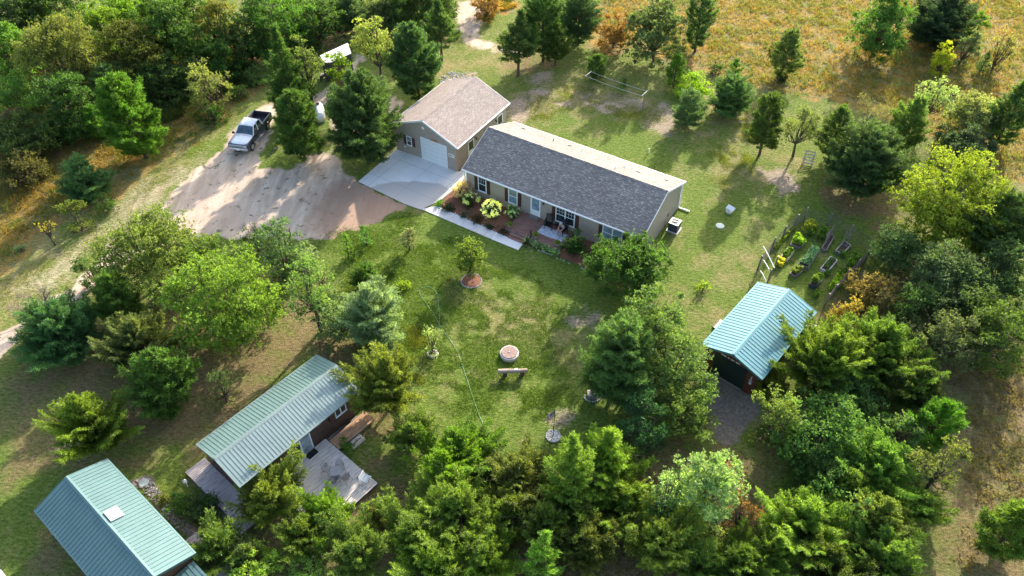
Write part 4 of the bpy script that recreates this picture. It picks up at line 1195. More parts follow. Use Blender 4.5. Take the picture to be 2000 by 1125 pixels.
Rr = [.13, .125, .135, .09, .052, .085, .075, .09, .065, .055, .036, .03, .09, .065, .055, .036, .03, .06, .045, .038, .026, .06, .045, .038, .026]
for s_ in (-1, 1):     # five fingers on each hand
    h = 20 if s_ < 0 else 24
    for k in range(5):
        b0 = len(V); ox = (-.03 + .017 * k) if k < 4 else 0.045 * -s_
        l = (.075, .085, .09, .078, .055)[k]
        V += [(s_ * .11 + ox, -.47, .62), (s_ * .11 + ox * 1.1, -.47 - l * .55, .605), (s_ * .11 + ox * 1.1, -.47 - l, .575)]
        E_ += [(h, b0), (b0, b0 + 1), (b0 + 1, b0 + 2)]; Rr += [.010, .009, .008]
skin_obj('body', V, E_, Rr, 'skin', per)
skin_obj('shirt', [(0, .12, .60), (0, .06, .76), (0, -.06, .92), (-.19, -.06, .95), (-.245, -.08, .80), (.19, -.06, .95), (.245, -.08, .80)],
         [(0, 1), (1, 2), (2, 3), (3, 4), (2, 5), (5, 6)], [.155, .15, .155, .08, .066, .08, .066], 'shirt', per)
skin_obj('shorts', [(0, .12, .56), (-.11, .05, .555), (-.14, -.24, .56), (.11, .05, .555), (.15, -.24, .56)], [(0, 1), (1, 2), (0, 3), (3, 4)], [.15, .115, .088, .115, .088], 'shorts', per)
m = MB(); m.blob((0, -.20, 1.21), .098, .11, .10, 2, 14, 9, .03); m.build('hair', 'hair', per, smooth=True)
m = MB(); m.blob((0, -.315, 1.165), .014, .02, .022, 1, 8, 5, 0); m.build('nose', 'skin', per, smooth=True)
m = MB()
for s_ in (-1, 1): m.blob((s_ * .032, -.300, 1.195), .011, .008, .008, 1, 8, 5, 0)
m.build('eyes', 'black', per)
m = MB()
for s_ in (-1, 1): m.blob((s_ * .092, -.21, 1.18), .014, .02, .03, 1, 8, 5, 0)
m.build('ears', 'skin', per, smooth=True)
m = MB()
for s_ in (-1, 1): m.blob((s_ * .16, -.47 - .03 * s_, .035), .05, .13, .04, 1, 10, 6, 0)
m.build('shoes', 'shoe', per, smooth=True)


def potted(x, y, z, r_, label, base=HB, yaw=HYAW, col_=(0.16, 0.20, 0.04), world=None):
    p = world or in_frame(base, yaw, x, y, z); t = empty('planter', p, 0, label, 'planter')
    m = MB(); m.lathe([(r_ * .6, 0), (r_ * .95, r_ * 1.0), (r_ * 1.05, r_ * 1.05), (r_ * 1.0, r_ * 1.2), (r_ * .88, r_ * 1.2), (r_ * .85, r_ * 1.08)], 20); m.build('pot', 'terracotta', t, smooth=False)
    rs = np.random.RandomState(int(x * 10) + 50); n = 130
    P = rs.randn(n, 3) * np.array([r_ * .45, r_ * .45, r_ * .3]) + np.array([0, 0, r_ * 1.5]); P[:, 2] = np.maximum(P[:, 2], r_ * 1.1)
    leaves_mesh('plant', P, unit(P * np.array([1, 1, .5])), rs.rand(n), 4, .09, .022, .6, rs, t, col_, quad=True)


potted(6.18, -2.02, PZ, .22, 'pale pot of green plants at the left edge of the porch deck')
potted(8.72, -2.05, PZ, .23, 'pale pot of yellowish plants on the porch beside the handrail')
potted(10.72, -1.95, PZ, .23, 'pale pot of plants at the right corner of the porch deck')
potted(8.35, -3.05, 0.06, .13, 'small dark planter on the grass end of the walk', col_=(0.05, .06, .03))
w_ = G(540.5, 291); potted(54, 0, 0, .26, 'whitish urn with a green plant at the foot of the pine by the pickup', world=(w_.x, w_.y, 0), col_=(.14, .2, .04))

# ------------------------------------------------------------------ pickup
def car_paint(name, c, metal=0.5, rough=0.3):
    m, n, b = nodes_of(name); nz = noise(n, 4, 3, 0.5, coord(n))
    n.links.new(ramp(n, nz.outputs[0], [(0.3, tuple(x * .9 for x in c)), (0.7, tuple(min(1, x * 1.08) for x in c))]).outputs[0], b.inputs['Base Color'])
    b.inputs['Metallic'].default_value = metal; b.inputs['Roughness'].default_value = rough; b.inputs['Coat Weight'].default_value = 0.5
    return m


M['slate'] = car_paint('slate_blue_paint', (0.075, 0.085, 0.115)); M['silver'] = car_paint('silver_white_paint', (0.86, 0.88, 0.90), 0.0, 0.3)
M['chrome'] = plain('chrome', (0.62, 0.63, 0.66), 0.25, 0.8, 0.05); M['tyre'] = plain('tyre', (0.018, 0.018, 0.018), 0.85)
M['bedliner'] = plain('bed_liner', (0.03, 0.026, 0.045), 0.8); M['lens'] = glass('headlight_lens', (0.5, 0.52, 0.55), 0.1)
M['plastic_white'] = plain('white_plastic', (0.75, 0.76, 0.74), 0.5, var=0.05)

ax = (G(493, 293) - G(521, 256)).normalized(); ta = math.atan2(ax.y, ax.x)
side = Vector((-ax.y, ax.x, 0))
fc = G(493, 293) - side * 0.0
if side.dot(G(461, 290) - G(493, 293)) < 0: side = -side
front_axle = G(493, 293) + side * 0.83
tc_ = front_axle - ax * 1.75
truck = empty('pickup_truck', (tc_.x, tc_.y, 0.004), ta, 'pickup truck with silver white hood and roof and slate sides on the dirt drive', 'pickup truck')
YW = 0.97


def arch(cx, r_, n=9): return [(cx + r_ * math.cos(math.pi - math.pi * i / (n - 1)), 0.42 + r_ * math.sin(math.pi * i / (n - 1)) * 1.02) for i in range(n)]


def side_prism(m, prof, y0, y1):
    k = len(prof); vs = [(x, y0, z) for x, z in prof] + [(x, y1, z) for x, z in prof]
    return m.add(vs, [tuple(range(k)), tuple(reversed(range(k, 2 * k)))] + [(i, k + i, k + (i + 1) % k, (i + 1) % k) for i in range(k)])


m = MB()
prof = [(-1.02, .44)] + [(1.30, .44)] + arch(1.75, .45) + [(2.24, .44), (2.62, .50), (2.66, .98), (2.55, 1.10), (1.00, 1.17), (-1.02, 1.17)]
side_prism(m, prof, -YW, YW); o = m.build('body', 'slate', truck, bevel=0.05); fix_normals(o)
m = MB()      # bed sides, front wall and tailgate
bp = [(-2.90, .52), (-2.24, .50)] + arch(-1.75, .45)[0:] + [(-1.06, .46), (-1.06, 1.28), (-2.92, 1.28)]
for y0, y1 in ((-YW, -YW + .13), (YW - .13, YW)): side_prism(m, bp, y0, y1)
m.box(-2.93, -2.86, -YW + .135, YW - .135, .52, 1.27); m.box(-1.12, -1.06, -YW + .135, YW - .135, .52, 1.27)
o = m.build('cargo_bed', 'slate', truck, bevel=.02); fix_normals(o)
m = MB(); m.box(-2.855, -1.125, -YW + .135, YW - .135, .72, .76); m.box(-2.1, -1.4, -YW + .135, -YW + .36, .76, .95); m.box(-2.1, -1.4, YW - .36, YW - .135, .76, .95)
m.box(-2.855, -1.125, -YW + .131, -YW + .134, .76, 1.25); m.box(-2.855, -1.125, YW - .134, YW - .131, .76, 1.25); m.box(-2.857, -2.852, -.83, .83, .76, 1.25); m.box(-1.128, -1.123, -.83, .83, .76, 1.25)
m.build('bed_liner', 'bedliner', truck)
m = MB()      # hood
hp = []
for i, x in enumerate((2.60, 2.5, 2.1, 1.6, 1.05)):
    zc = (1.02, 1.13, 1.19, 1.22, 1.25)[i]; w2 = (.80, .84, .88, .90, .90)[i]
    for j in range(7):
        t_ = -1 + 2 * j / 6; hp.append((x, t_ * w2, zc - .055 * abs(t_) ** 2.5 + (.015 if abs(t_) < .5 else 0)))
m.add(hp, [(i * 7 + j, (i + 1) * 7 + j, (i + 1) * 7 + j + 1, i * 7 + j + 1) for i in range(4) for j in range(6)])
o = m.build('hood', 'silver', truck, smooth=True); md = o.modifiers.new('s', 'SOLIDIFY'); md.thickness = 0.04; md.offset = -1; fix_normals(o)
# cab: pillars and glass
bw, tw = .93, .74
A0, A1, B1, B0 = (1.06, 1.17), (.36, 1.80), (-.82, 1.82), (-1.02, 1.17)
m = MB()
rv = []
for (x, z) in ((.42, 1.78), (.30, 1.84), (-.25, 1.88), (-.72, 1.86), (-.86, 1.80)):
    for j in range(7):
        t_ = -1 + 2 * j / 6; rv.append((x, t_ * tw, z - .05 * abs(t_) ** 3))
m.add(rv, [(i * 7 + j, (i + 1) * 7 + j, (i + 1) * 7 + j + 1, i * 7 + j + 1) for i in range(4) for j in range(6)])
o = m.build('cab_roof', 'silver', truck, smooth=True); md = o.modifiers.new('s', 'SOLIDIFY'); md.thickness = 0.04; md.offset = -1; fix_normals(o)
m = MB()
for s_ in (-1, 1):
    m.bar((A0[0], s_ * bw, A0[1]), (A1[0] + .03, s_ * tw, A1[1] - .03), .07); m.bar((B0[0] + .04, s_ * bw, B0[1]), (B1[0], s_ * tw, B1[1] - .05), .12, .10)
    m.bar((.02, s_ * bw * .995, 1.17), (-.12, s_ * tw, 1.80), .06)
m.build('pillar', 'silver', truck)
m = MB(); m.add([(A0[0], -bw + .04, A0[1] + .02), (A0[0], bw - .04, A0[1] + .02), (A1[0], tw - .03, A1[1] - .03), (A1[0], -tw + .03, A1[1] - .03)], [(0, 1, 2, 3)])
M['screen'] = glass('tinted_screen', (0.035, 0.07, 0.10), 0.05)
m.build('windshield', 'screen', truck)
m = MB(); m.add([(B0[0], -bw + .04, B0[1] + .02), (B0[0], bw - .04, B0[1] + .02), (B1[0] - .01, tw - .03, B1[1] - .06), (B1[0] - .01, -tw + .03, B1[1] - .06)], [(3, 2, 1, 0)]); m.build('rear_window', 'glass', truck)
for s_ in (-1, 1):
    m = MB(); m.add([(A0[0] - .05, s_ * (bw - .01), 1.18), (B0[0] + .05, s_ * (bw - .01), 1.18), (B1[0] + .03, s_ * (tw + .0), 1.79), (A1[0] - .02, s_ * (tw + .0), 1.78)], [(0, 1, 2, 3)]); m.build('side_window', 'glass', truck)
    m = MB(); m.box(.95, 1.08, s_ * 1.15 - .11, s_ * 1.15 + .11, 1.14, 1.34); m.bar((1.0, s_ * .95, 1.2), (1.0, s_ * 1.06, 1.22), .05); m.build('mirror', 'black', truck, bevel=.02)
    m = MB(); m.box(2.50, 2.675, s_ * .72 - .16, s_ * .72 + .16, .80, 1.02); m.build('headlight', 'lens', truck, bevel=.02)
    m = MB(); m.box(-1.0, 1.25, s_ * 1.02 - .07, s_ * 1.02 + .07, .40, .45); m.build('running_board', 'chrome', truck, bevel=.01)
    m = MB(); m.box(.90, .905, s_ * .972 - .004, s_ * .972 + .004, .5, 1.15); m.box(-.28, -.275, s_ * .972 - .004, s_ * .972 + .004, .5, 1.15); m.box(-.2, -.02, s_ * .985 - .012, s_ * .985 + .012, .98, 1.01)
    m.build('door_seam', 'black', truck)
    m = MB(); m.box(-2.945, -2.87, s_ * .88 - .06, s_ * .88 + .06, .85, 1.2); m.build('tail_light', 'log', truck)
m = MB(); m.box(2.63, 2.685, -.54, .54, .78, 1.02); m.build('grille', 'chrome', truck, bevel=.02)
m = MB()
for i in range(3): m.box(2.687, 2.692, -.5, .5, .82 + .065 * i, .845 + .065 * i)
m.build('grille_slats', 'black', truck)
m = MB(); m.box(2.62, 2.80, -.97, .97, .52, .76); m.build('front_bumper', 'chrome', truck, bevel=.04)
m = MB(); m.box(2.802, 2.81, -.32, .32, .40, .50); m.build('air_dam', 'black', truck)
m = MB(); m.box(2.80, 2.81, -.16, .16, .56, .70); m.build('licence_plate', 'white', truck)
m = MB(); m.box(-3.06, -2.93, -.93, .93, .50, .66); m.build('rear_bumper', 'chrome', truck, bevel=.03)
m = MB(); m.box(-2.7, 2.4, -.45, .45, .30, .50); m.box(1.69, 1.81, -.8, .8, .34, .44); m.box(-1.81, -1.69, -.8, .8, .34, .44); m.build('chassis', 'black', truck)
for x in (1.75, -1.75):
    for s_ in (-1, 1):
        mt = Matrix.Translation((x, s_ * .84, .39)) @ Matrix.Rotation(math.pi / 2, 4, 'X')
        m = MB(); m.lathe([(.24, -.12), (.35, -.13), (.385, -.09), (.385, .09), (.35, .13), (.24, .12)], 24, mt); wv = m.build('wheel', 'tyre', truck)
        m = MB(); m.lathe([(.05, -.135), (.235, -.125), (.235, .125), (.05, .135)], 12, mt); m.build('rim', 'chrome', wv)

# ------------------------------------------------------------------ trailer with white roof
q_ = [G(625, 108.5, 2.45), G(679, 84, 2.45), G(686, 104, 2.45), G(646, 122, 2.45), G(629, 122, 2.45)]
c_ = sum(q_, Vector()) / 5; c_.z = 0
tr = empty('cargo_trailer', (c_.x, c_.y, 0), 0, 'enclosed dark cargo trailer with a bright white roof between the trees behind the pickup', 'trailer')
Q = [(p_.x - c_.x, p_.y - c_.y) for p_ in q_]
m = MB(); m.prism([(x * .97, y * .97) for x, y in Q], .5, 2.38); o = m.build('body', siding('trailer_side', (0.05, 0.05, 0.06), 0.4, vert=True), tr); fix_normals(o)
m = MB(); m.prism(Q, 2.385, 2.47); o = m.build('roof', 'plastic_white', tr, bevel=.02); fix_normals(o)
e0 = Vector((*Q[3], 0)); e1 = Vector((*Q[2], 0)); dv = (e1 - e0).normalized(); nv = Vector((dv.y, -dv.x, 0))
for k, f_ in enumerate((.5, .72)):
    for off in (0.0, 1):
        b_ = e0.lerp(e1, f_) * .96; a_ = (Vector((*Q[0], 0)).lerp(Vector((*Q[1], 0)), f_)) * .96 if off else b_
        m = MB(); m.tube([Vector((a_.x, a_.y, .36)) - nv * .1, Vector((a_.x, a_.y, .36)) + nv * .1], .36, 18); m.build('wheel', 'tyre', tr)
fr = (Vector((*Q[4], 0)) + Vector((*Q[0], 0))) * .5; m = MB(); m.bar((fr.x * .7, fr.y * .7, .45), (fr.x * 1.35, fr.y * 1.35, .45), .12); m.bar((fr.x * 1.3, fr.y * 1.3, 0), (fr.x * 1.3, fr.y * 1.3, .6), .08); m.build('tow_bar', 'black', tr)
pt_ = G(641, 151); m = MB(); m.box(-.75, .75, -.35, .35, .30, .36); m.box(-.6, -.5, -.3, .3, 0, .30); m.box(.5, .6, -.3, .3, 0, .30)
tag(m.build('utility_bench', 'grey_wood', None, (pt_.x, pt_.y, 0), 0.1), 'low grey plank platform on the ground in front of the white roofed trailer', 'platform')

# propane tank
a_, b_ = G(621.5, 204, .75), G(627, 232, .75); mid = (a_ + b_) / 2; dv = (b_ - a_); ln = dv.length; dv.normalize()
tk = empty('propane_tank', (mid.x, mid.y, 0), math.atan2(dv.y, dv.x), 'white horizontal propane tank between the two dark pines', 'propane tank')
rot = Matrix.Translation((0, 0, .78)) @ Matrix.Rotation(math.pi / 2, 4, 'Y'); h_ = ln / 2; r_ = .47
pr = [(r_ * math.sin(t_), -h_ + r_ - r_ * math.cos(t_)) for t_ in [i * math.pi / 14 for i in range(1, 8)]]; pr += [(a, -z) for a, z in reversed(pr)]
m = MB(); m.lathe(pr, 28, rot); m.build('tank', 'plastic_white', tk, smooth=True)
m = MB(); m.lathe([(.17, 1.18), (.18, 1.30), (.14, 1.38), (.03, 1.40)], 16, Matrix.Translation((-h_ * .45, 0, 0))); m.build('valve_cover', 'log', tk, smooth=True)
for x in (-h_ * .55, h_ * .55): m = MB(); m.box(x - .08, x + .08, -.32, .32, 0, .40); m.build('leg', 'stone', tk)

# air conditioner
p = in_frame(HB, HYAW, 17.92, 5.35); ac = empty('air_conditioner', p, HYAW, 'square outdoor air conditioner with a round fan grille beside the gable wall', 'air conditioner')
m = MB(); m.box(-.42, .42, -.42, .42, .06, .86); m.build('casing', 'ac_blue', ac, bevel=.04)
m = MB(); m.box(-.52, .52, -.52, .52, 0, .058); m.build('pad', 'concrete', ac)
m = MB()
for i in range(24):
    a0, a1 = 2 * math.pi * i / 24, 2 * math.pi * (i + 1) / 24
    def sq(a):
        k = min(1 / max(abs(math.cos(a)), 1e-6), 1 / max(abs(math.sin(a)), 1e-6)); return (.43 * k * math.cos(a), .43 * k * math.sin(a))
    q4 = [sq(a0), sq(a1), (.33 * math.cos(a1), .33 * math.sin(a1)), (.33 * math.cos(a0), .33 * math.sin(a0))]
    m.prism(q4, .865, .90)
m.build('top_frame', 'plastic_white', ac)
m = MB(); m.lathe([(.32, .862), (.32, .866)], 24); m.build('fan_well', 'black', ac)
m = MB(); m.bar((-.33, -.05, .90), (.33, .05, .90), .05, .02); m.lathe([(.07, .88), (.07, .92)], 12)
for r2 in (.15, .24, .31): m.tube([(r2 * math.cos(i * math.pi / 12), r2 * math.sin(i * math.pi / 12), .895) for i in range(25)], .006, 4, False)
m.build('grille', 'plastic_white', ac)

# septic lid and white tub
p = G(1406, 441.5); m = MB(); m.lathe([(.36, 0), (.37, .05), (.33, .07), (.05, .085)], 24)
tag(m.build('septic_lid', plain('pale_green_lid', (0.50, 0.58, 0.50), 0.6), None, p, 0), 'round pale green lid set in the lawn right of the house', 'lid')
p = G(1423, 415); tb = empty('white_tub', p, R(-35), 'small white tub with its lid tilted open on the lawn right of the house', 'tub')
m = MB(); m.lathe([(.24, 0), (.30, .28), (.28, .28), (.25, .1)], 18); m.build('tub', 'plastic_white', tb)
m = MB(); m.box(-.36, .36, -.22, .22, 0, .04); m.build('lid', 'plastic_white', tb, matrix=Matrix.Translation((.05, .12, .42)) @ Matrix.Rotation(R(28), 4, 'X') @ Matrix.Rotation(R(-10), 4, 'Z'), bevel=.01)
m = MB(); m.tube([(0, 0, .1), (.03, .1, .42)], .04, 6); m.build('hinge', 'grey_metal', tb)
p = G(1267, 299); m = MB(); m.tube([(0, 0, 0), (0, 0, .45)], .035, 8); m.lathe([(.07, .45), (.08, .52), (.02, .56)], 10)
tag(m.build('yard_spigot', 'plastic_white', None, p), 'small white standpipe on the lawn behind the house', 'pipe')

# clothesline
def bearing(a, b): d = b - a; return math.atan2(d.y, d.x)


pl, pr_ = G(1146.7, 177), G(1254.5, 216); yw = bearing(pl, pr_); ln = (pr_ - pl).length
cl_ = empty('clothesline', pl, yw, 'metal clothesline with two T posts and thin lines on the lawn behind the house', 'clothesline')
zt = 1.95
for x in (0, ln):
    m = MB(); m.tube([(x, 0, 0), (x, 0, zt)], .035, 8); m.build('post', 'grey_metal', cl_)
    m = MB(); m.bar((x, -.62, zt + .03), (x, .62, zt + .03), .045, .04); m.build('crossarm', 'curtain', cl_)
for y in (-.6, .45):
    m = MB(); m.tube([(ln * t_, y, zt + .06 - .09 * 4 * t_ * (1 - t_)) for t_ in [i / 10 for i in range(11)]], .011, 4); m.build('line', 'white', cl_)

# fire ring and log bench
p = G(995, 694); fr = empty('fire_pit', p, 0.3, 'round fire pit with a reddish wooden lid on the lawn', 'fire pit')
m = MB(); m.lathe([(.66, 0), (.68, .30), (.60, .33), (.56, .30)], 32); m.build('ring', 'stone', fr)
m = MB()
for i in range(8):
    a0, a1 = i * math.pi / 4 + .012, (i + 1) * math.pi / 4 - .012
    m.prism([(0.02 * math.cos((a0 + a1) / 2), .02 * math.sin((a0 + a1) / 2))] + [(.57 * math.cos(a0 + (a1 - a0) * j / 4), .57 * math.sin(a0 + (a1 - a0) * j / 4)) for j in range(5)], .335, .37 + .003 * (i % 2))
o = m.build('lid', wood('reddish_lid', (0.30, 0.20, 0.175), .7, scale=(5, 5, 1)), fr); fix_normals(o)
m = MB(); m.lathe([(.06, .375), (.06, .41)], 10); m.build('lid_knob', 'stone', fr)
a_, b_ = G(973, 729, .3), G(1030, 727, .3); mid = (a_ + b_) / 2; ln = (b_ - a_).length
bn = empty('log_bench', (mid.x, mid.y, 0), bearing(a_, b_), 'split log bench on two stumps beside the fire pit', 'bench')
m = MB(); m.tube([(-ln / 2, 0, .50), (-ln / 6, .02, .50), (ln / 6, -.02, .50), (ln / 2, 0, .51)], [.17, .165, .155, .145], 12); m.build('seat', 'log_wood', bn)
for x in (-ln * .27, ln * .33): m = MB(); m.tube([(x, 0, 0), (x, 0, .37)], .16, 10); m.build('leg', 'bark', bn)
m = MB(); m.box(-.14, .10, -.06, .07, .655, .68); tag(m.build('paper_plate', 'white', None, (mid.x + .25, mid.y + .02, 0.0), .3), 'small white piece of board lying on the log bench', 'board')

# flag
p = G(1080.5, 852); fl = empty('flagpole', p, 0, 'thin black pole with a limp striped flag in a round bed of pale stones', 'flag')
m = MB(); m.tube([(0, 0, 0), (0, 0, 2.95)], .022, 8); m.blob((0, 0, 2.98), .04, .04, .04, 1, 8, 5, 0); m.build('pole', 'black', fl)


def flag_mat():
    m, n, b = nodes_of('flag_cloth'); uv = N(n, 'ShaderNodeUVMap'); sx = N(n, 'ShaderNodeSeparateXYZ'); n.links.new(uv.outputs[0], sx.inputs[0])
    st_ = math_(n, 'GREATER_THAN', math_(n, 'FRACT', math_(n, 'MULTIPLY', sx.outputs[1], 6.5)), 0.5)
    c = mixc(n, st_, (0.55, 0.05, 0.09), (0.85, 0.80, 0.82))
    can = math_(n, 'MULTIPLY', math_(n, 'LESS_THAN', sx.outputs[0], 0.4), math_(n, 'GREATER_THAN', sx.outputs[1], 0.46))
    vo = N(n, 'ShaderNodeTexVoronoi'); vo.inputs['Scale'].default_value = 16; vo.inputs['Randomness'].default_value = 0.0; n.links.new(uv.outputs[0], vo.inputs[0])
    cn = mixc(n, math_(n, 'LESS_THAN', vo.outputs['Distance'], 0.28), (0.02, 0.03, 0.10), (0.7, 0.7, 0.72))
    n.links.new(mixc(n, can, c, cn), b.inputs['Base Color']); b.inputs['Roughness'].default_value = .85
    return m


# hangs limp: the fly end droops beside the pole in folds
m = MB(); uvs = []; nu, nv_ = 16, 12
for i in range(nu + 1):
    for j in range(nv_ + 1):
        u_, v_ = i / nu, j / nv_
        x = -(.46 * (1 - math.exp(-2.2 * u_)) + .16 * u_ * v_); dz = -.95 * u_ ** 1.25 * (.75 + .25 * v_)
        m.v.append((x + .03 * math.sin(9 * u_), .075 * math.sin(11 * u_ + 2.0 * v_) * min(1, 3 * u_) - .05 * u_, 2.82 - .62 * (1 - v_) + dz * .8)); uvs.append((u_, v_))
m.f += [(i * (nv_ + 1) + j, (i + 1) * (nv_ + 1) + j, (i + 1) * (nv_ + 1) + j + 1, i * (nv_ + 1) + j + 1) for i in range(nu) for j in range(nv_)]
o = m.build('flag', flag_mat(), fl, smooth=True); ul = o.data.uv_layers.new(name='UVMap')
for lp in o.data.loops: ul.data[lp.index].uv = uvs[lp.vertex_index]
m = MB()
for i in range(26):
    a = i * 2.4; r2 = .42 * math.sqrt((i + 1) / 26); m.blob((r2 * math.cos(a), r2 * math.sin(a) - .02, .02), .10, .09, .04, i, 7, 5)
o = m.build('stones', 'stone', fl); o['kind'] = 'stuff'
m = MB()
for i in range(20): a = i * math.pi / 10; m.blob((.46 * math.cos(a), .46 * math.sin(a), .03), .08, .07, .05, i + 40, 7, 5)
m.build('stone_ring', 'stone', fl)

# little stone garden with a ring of rocks under the big trees
p = G(1157, 776); gr_ = empty('rock_garden', p, 0, 'small ring of pale rocks round a stone slab under the big trees', 'rock garden')
m = MB()
for i in range(13): a = math.pi * (0.9 + 1.3 * i / 13); m.blob((.55 * math.cos(a), .40 * math.sin(a), .05), .07, .07, .06, i + 60, 7, 5)
for i in range(6): m.blob((.75 + .22 * i, .15 + .07 * i, .07), .11, .09, .08, i + 90, 7, 5)
m.build('rocks', 'stone', gr_)
m = MB(); m.box(-.32, .32, -.22, .22, 0, .42); m.build('pedestal', 'stone_dark', gr_, bevel=.03)
m = MB(); m.box(-.38, .30, -.24, .26, .421, .50); m.blob((-.02, .08, .60), .2, .14, .12, 8, 8, 6); m.build('slab', 'pale_wood', gr_, bevel=.02)

# pallet like ladder under the orchard trees
p = G(1577, 322); ld = empty('wooden_rack', p, R(-20), 'leaning slatted wooden rack on the grass under the small apple tree', 'rack')
mt = Matrix.Rotation(R(-42), 4, 'X')
m = MB()
for x in (-.38, .38): m.box(x - .03, x + .03, -.03, .03, 0, 1.3, mt)
m.build('rail', 'grey_wood', ld)
for i in range(5): m = MB(); m.box(-.5, .5, -.06, -.035, .08 + .27 * i, .20 + .27 * i, mt); m.build('slat', 'pale_wood', ld)
m = MB(); m.bar((-.38, .95, 0), (-.38, .8, .85), .05); m.bar((.38, .95, 0), (.38, .8, .85), .05); m.build('leg', 'grey_wood', ld)

p = G(1425, 914); m = MB(); m.lathe([(.17, 0), (.22, .40), (.235, .42), (.20, .41), (.16, .05)], 16)
o = m.build('bucket', plain('orange_bucket', (0.62, 0.20, 0.10), .55), None, p); tag(o, 'small orange bucket beside the white leaved tree below the teal roofed shed', 'bucket')
m = MB(); m.tube([(-.2, 0, .41), (-.15, .02, .58), (.0, .03, .66), (.15, .02, .58), (.2, 0, .41)], .01, 5); m.build('handle', 'black', o)
p = G(367, 951); m = MB(); m.tube([(0, 0, 0), (0, 0, .5)], .03, 6); m.box(-.09, .09, -.09, .09, .5, .72); m.lathe([(.14, .72), (.02, .84)], 4)
tag(m.build('garden_lantern', 'plastic_white', None, p), 'white garden lantern in the small bed between the two bottom left buildings', 'lantern')
p = G(281, 943); m = MB(); m.lathe([(.30, 0), (.31, .05), (.28, .06)], 20)
tag(m.build('stepping_stone', plain('blue_grey_disc', (.30, .36, .36), .8), None, p), 'round blue grey stepping stone in the gravel strip', 'stepping stone')

# rock strips
def rocks(name, px, n, size, mat, label, seed, z=0.0):
    poly = gp(px); bb = np.array(poly); q = np.random.RandomState(seed); P = q.rand(n * 6, 2) * (bb.max(0) - bb.min(0)) + bb.min(0)
    P = P[pip(P, poly)][:n]; m = MB()
    for i, (x, y) in enumerate(P):
        s_ = size * q.uniform(.5, 1.3); m.blob((x, y, s_ * .3 + z), s_, s_ * q.uniform(.6, 1), s_ * .6, seed + i, 6, 4, .25)
    return tag(m.build(name, mat), label, 'rocks', kind='stuff')


rocks('gravel_rocks', [(262, 938), (290, 932), (320, 968), (360, 1012), (372, 1042), (352, 1040), (300, 985)], 420, .062, 'stone_dark', 'pale and grey rocks strewn along the eaves of the bottom left building', 5)
rocks('gravel_rocks', [(372, 932), (382, 930), (440, 998), (462, 1006), (448, 1014), (415, 985)], 260, .06, 'stone_dark', 'grey pebbles between the boardwalk and the small bed', 6)
rocks('rock_pile', [(858, 152), (880, 140), (925, 146), (915, 152), (880, 162), (862, 172)], 150, .09, 'stone', 'pale rubble along the back edge of the garage', 7)
rocks('bed_edging', [(852, 402), (856, 400), (895, 418), (976, 455), (974, 459), (893, 421)], 150, .05, 'stone', 'thin row of small white stones edging the flower bed along the walk', 8, .05)
rocks('bed_edging', [(1022, 478), (1026, 476), (1090, 503), (1150, 528), (1146, 530), (1088, 506)], 120, .05, 'stone', 'thin row of small white stones edging the bed below the porch', 9, .03)
p = G(920.5, 549); tr_ = empty('tree_ring', p, 0, 'round mulch bed edged with small white stones around the young lawn tree', 'mulch ring')
m = MB(); m.lathe([(.78, 0), (.74, .05), (.3, .09), (.1, .10)], 28); m.build('mulch', 'mulch', tr_)
m = MB()
for i in range(38): a = i * 2 * math.pi / 38; m.blob((.80 * math.cos(a), .80 * math.sin(a), .035), .065, .05, .05, i + 120, 6, 4)
m.build('stone_edging', 'stone', tr_)
p = G(845, 690); rg = MB()
for i in range(10): a = i * .63; rg.blob((.35 * math.cos(a), .3 * math.sin(a) - .1, .06), .12, .1, .1, i + 160, 7, 5)
tag(rg.build('rock_ring', 'stone', None, p), 'rough ring of rocks at the foot of the small variegated shrub', 'rocks')

# garden hose
hp = [(960, 862), (940, 820), (925, 780), (905, 720), (890, 680), (862, 640), (846, 612), (832, 592), (819, 572), (822, 563), (836, 560), (848, 566), (855, 580), (857, 600), (858, 622), (857, 640)]
pts = [G(x, y, .03) for x, y in hp]; m = MB(); fine = []
for i in range(len(pts) - 1):
    p0_, p1_, p2_, p3_ = pts[max(i - 1, 0)], pts[i], pts[i + 1], pts[min(i + 2, len(pts) - 1)]
    for k in range(6):
        t_ = k / 6; fine.append(0.5 * ((2 * p1_) + (p2_ - p0_) * t_ + (2 * p0_ - 5 * p1_ + 4 * p2_ - p3_) * t_ ** 2 + (3 * p1_ - p0_ - 3 * p2_ + p3_) * t_ ** 3))
fine.append(pts[-1]); m.tube(fine, .011, 6)
tag(m.build('garden_hose', plain('green_hose', (0.16, 0.42, 0.24), .4), smooth=True), 'long pale green garden hose snaking across the lawn in a loop', 'hose')

# ------------------------------------------------------------------ vegetable garden
fp = [(1480, 526), (1505.5, 492.5), (1528, 466), (1551, 445.5), (1568, 433.5), (1616, 442), (1656, 466), (1696, 491), (1687, 513), (1668, 534), (1645.5, 556), (1625, 580), (1609, 600)]
fw_ = [G(*q) for q in fp]; fn = empty('garden_fence', fw_[0], 0, 'weathered post and wire fence around the vegetable garden', 'fence')
o0 = fw_[0]
for i, q in enumerate(fw_):
    a = q - o0; hgt = 1.5 + .15 * math.sin(i * 2.1); m = MB(); m.tube([(a.x, a.y, 0), (a.x + .03, a.y, hgt)], [.085, .07], 7); m.build('post', 'grey_wood', fn)
for i in range(len(fw_) - 1):
    a, b_ = fw_[i] - o0, fw_[i + 1] - o0; m = MB(); n_ = max(6, int((b_ - a).length / .12))
    for k in range(10): z = .08 + .14 * k; m.tube([(a.x, a.y, z), (b_.x, b_.y, z)], .009, 3, False)
    for k in range(n_): c_ = a.lerp(b_, (k + .5) / n_); m.tube([(c_.x, c_.y, .05), (c_.x, c_.y, 1.36)], .007, 3, False)
    m.build('wire_panel', 'wire', fn)
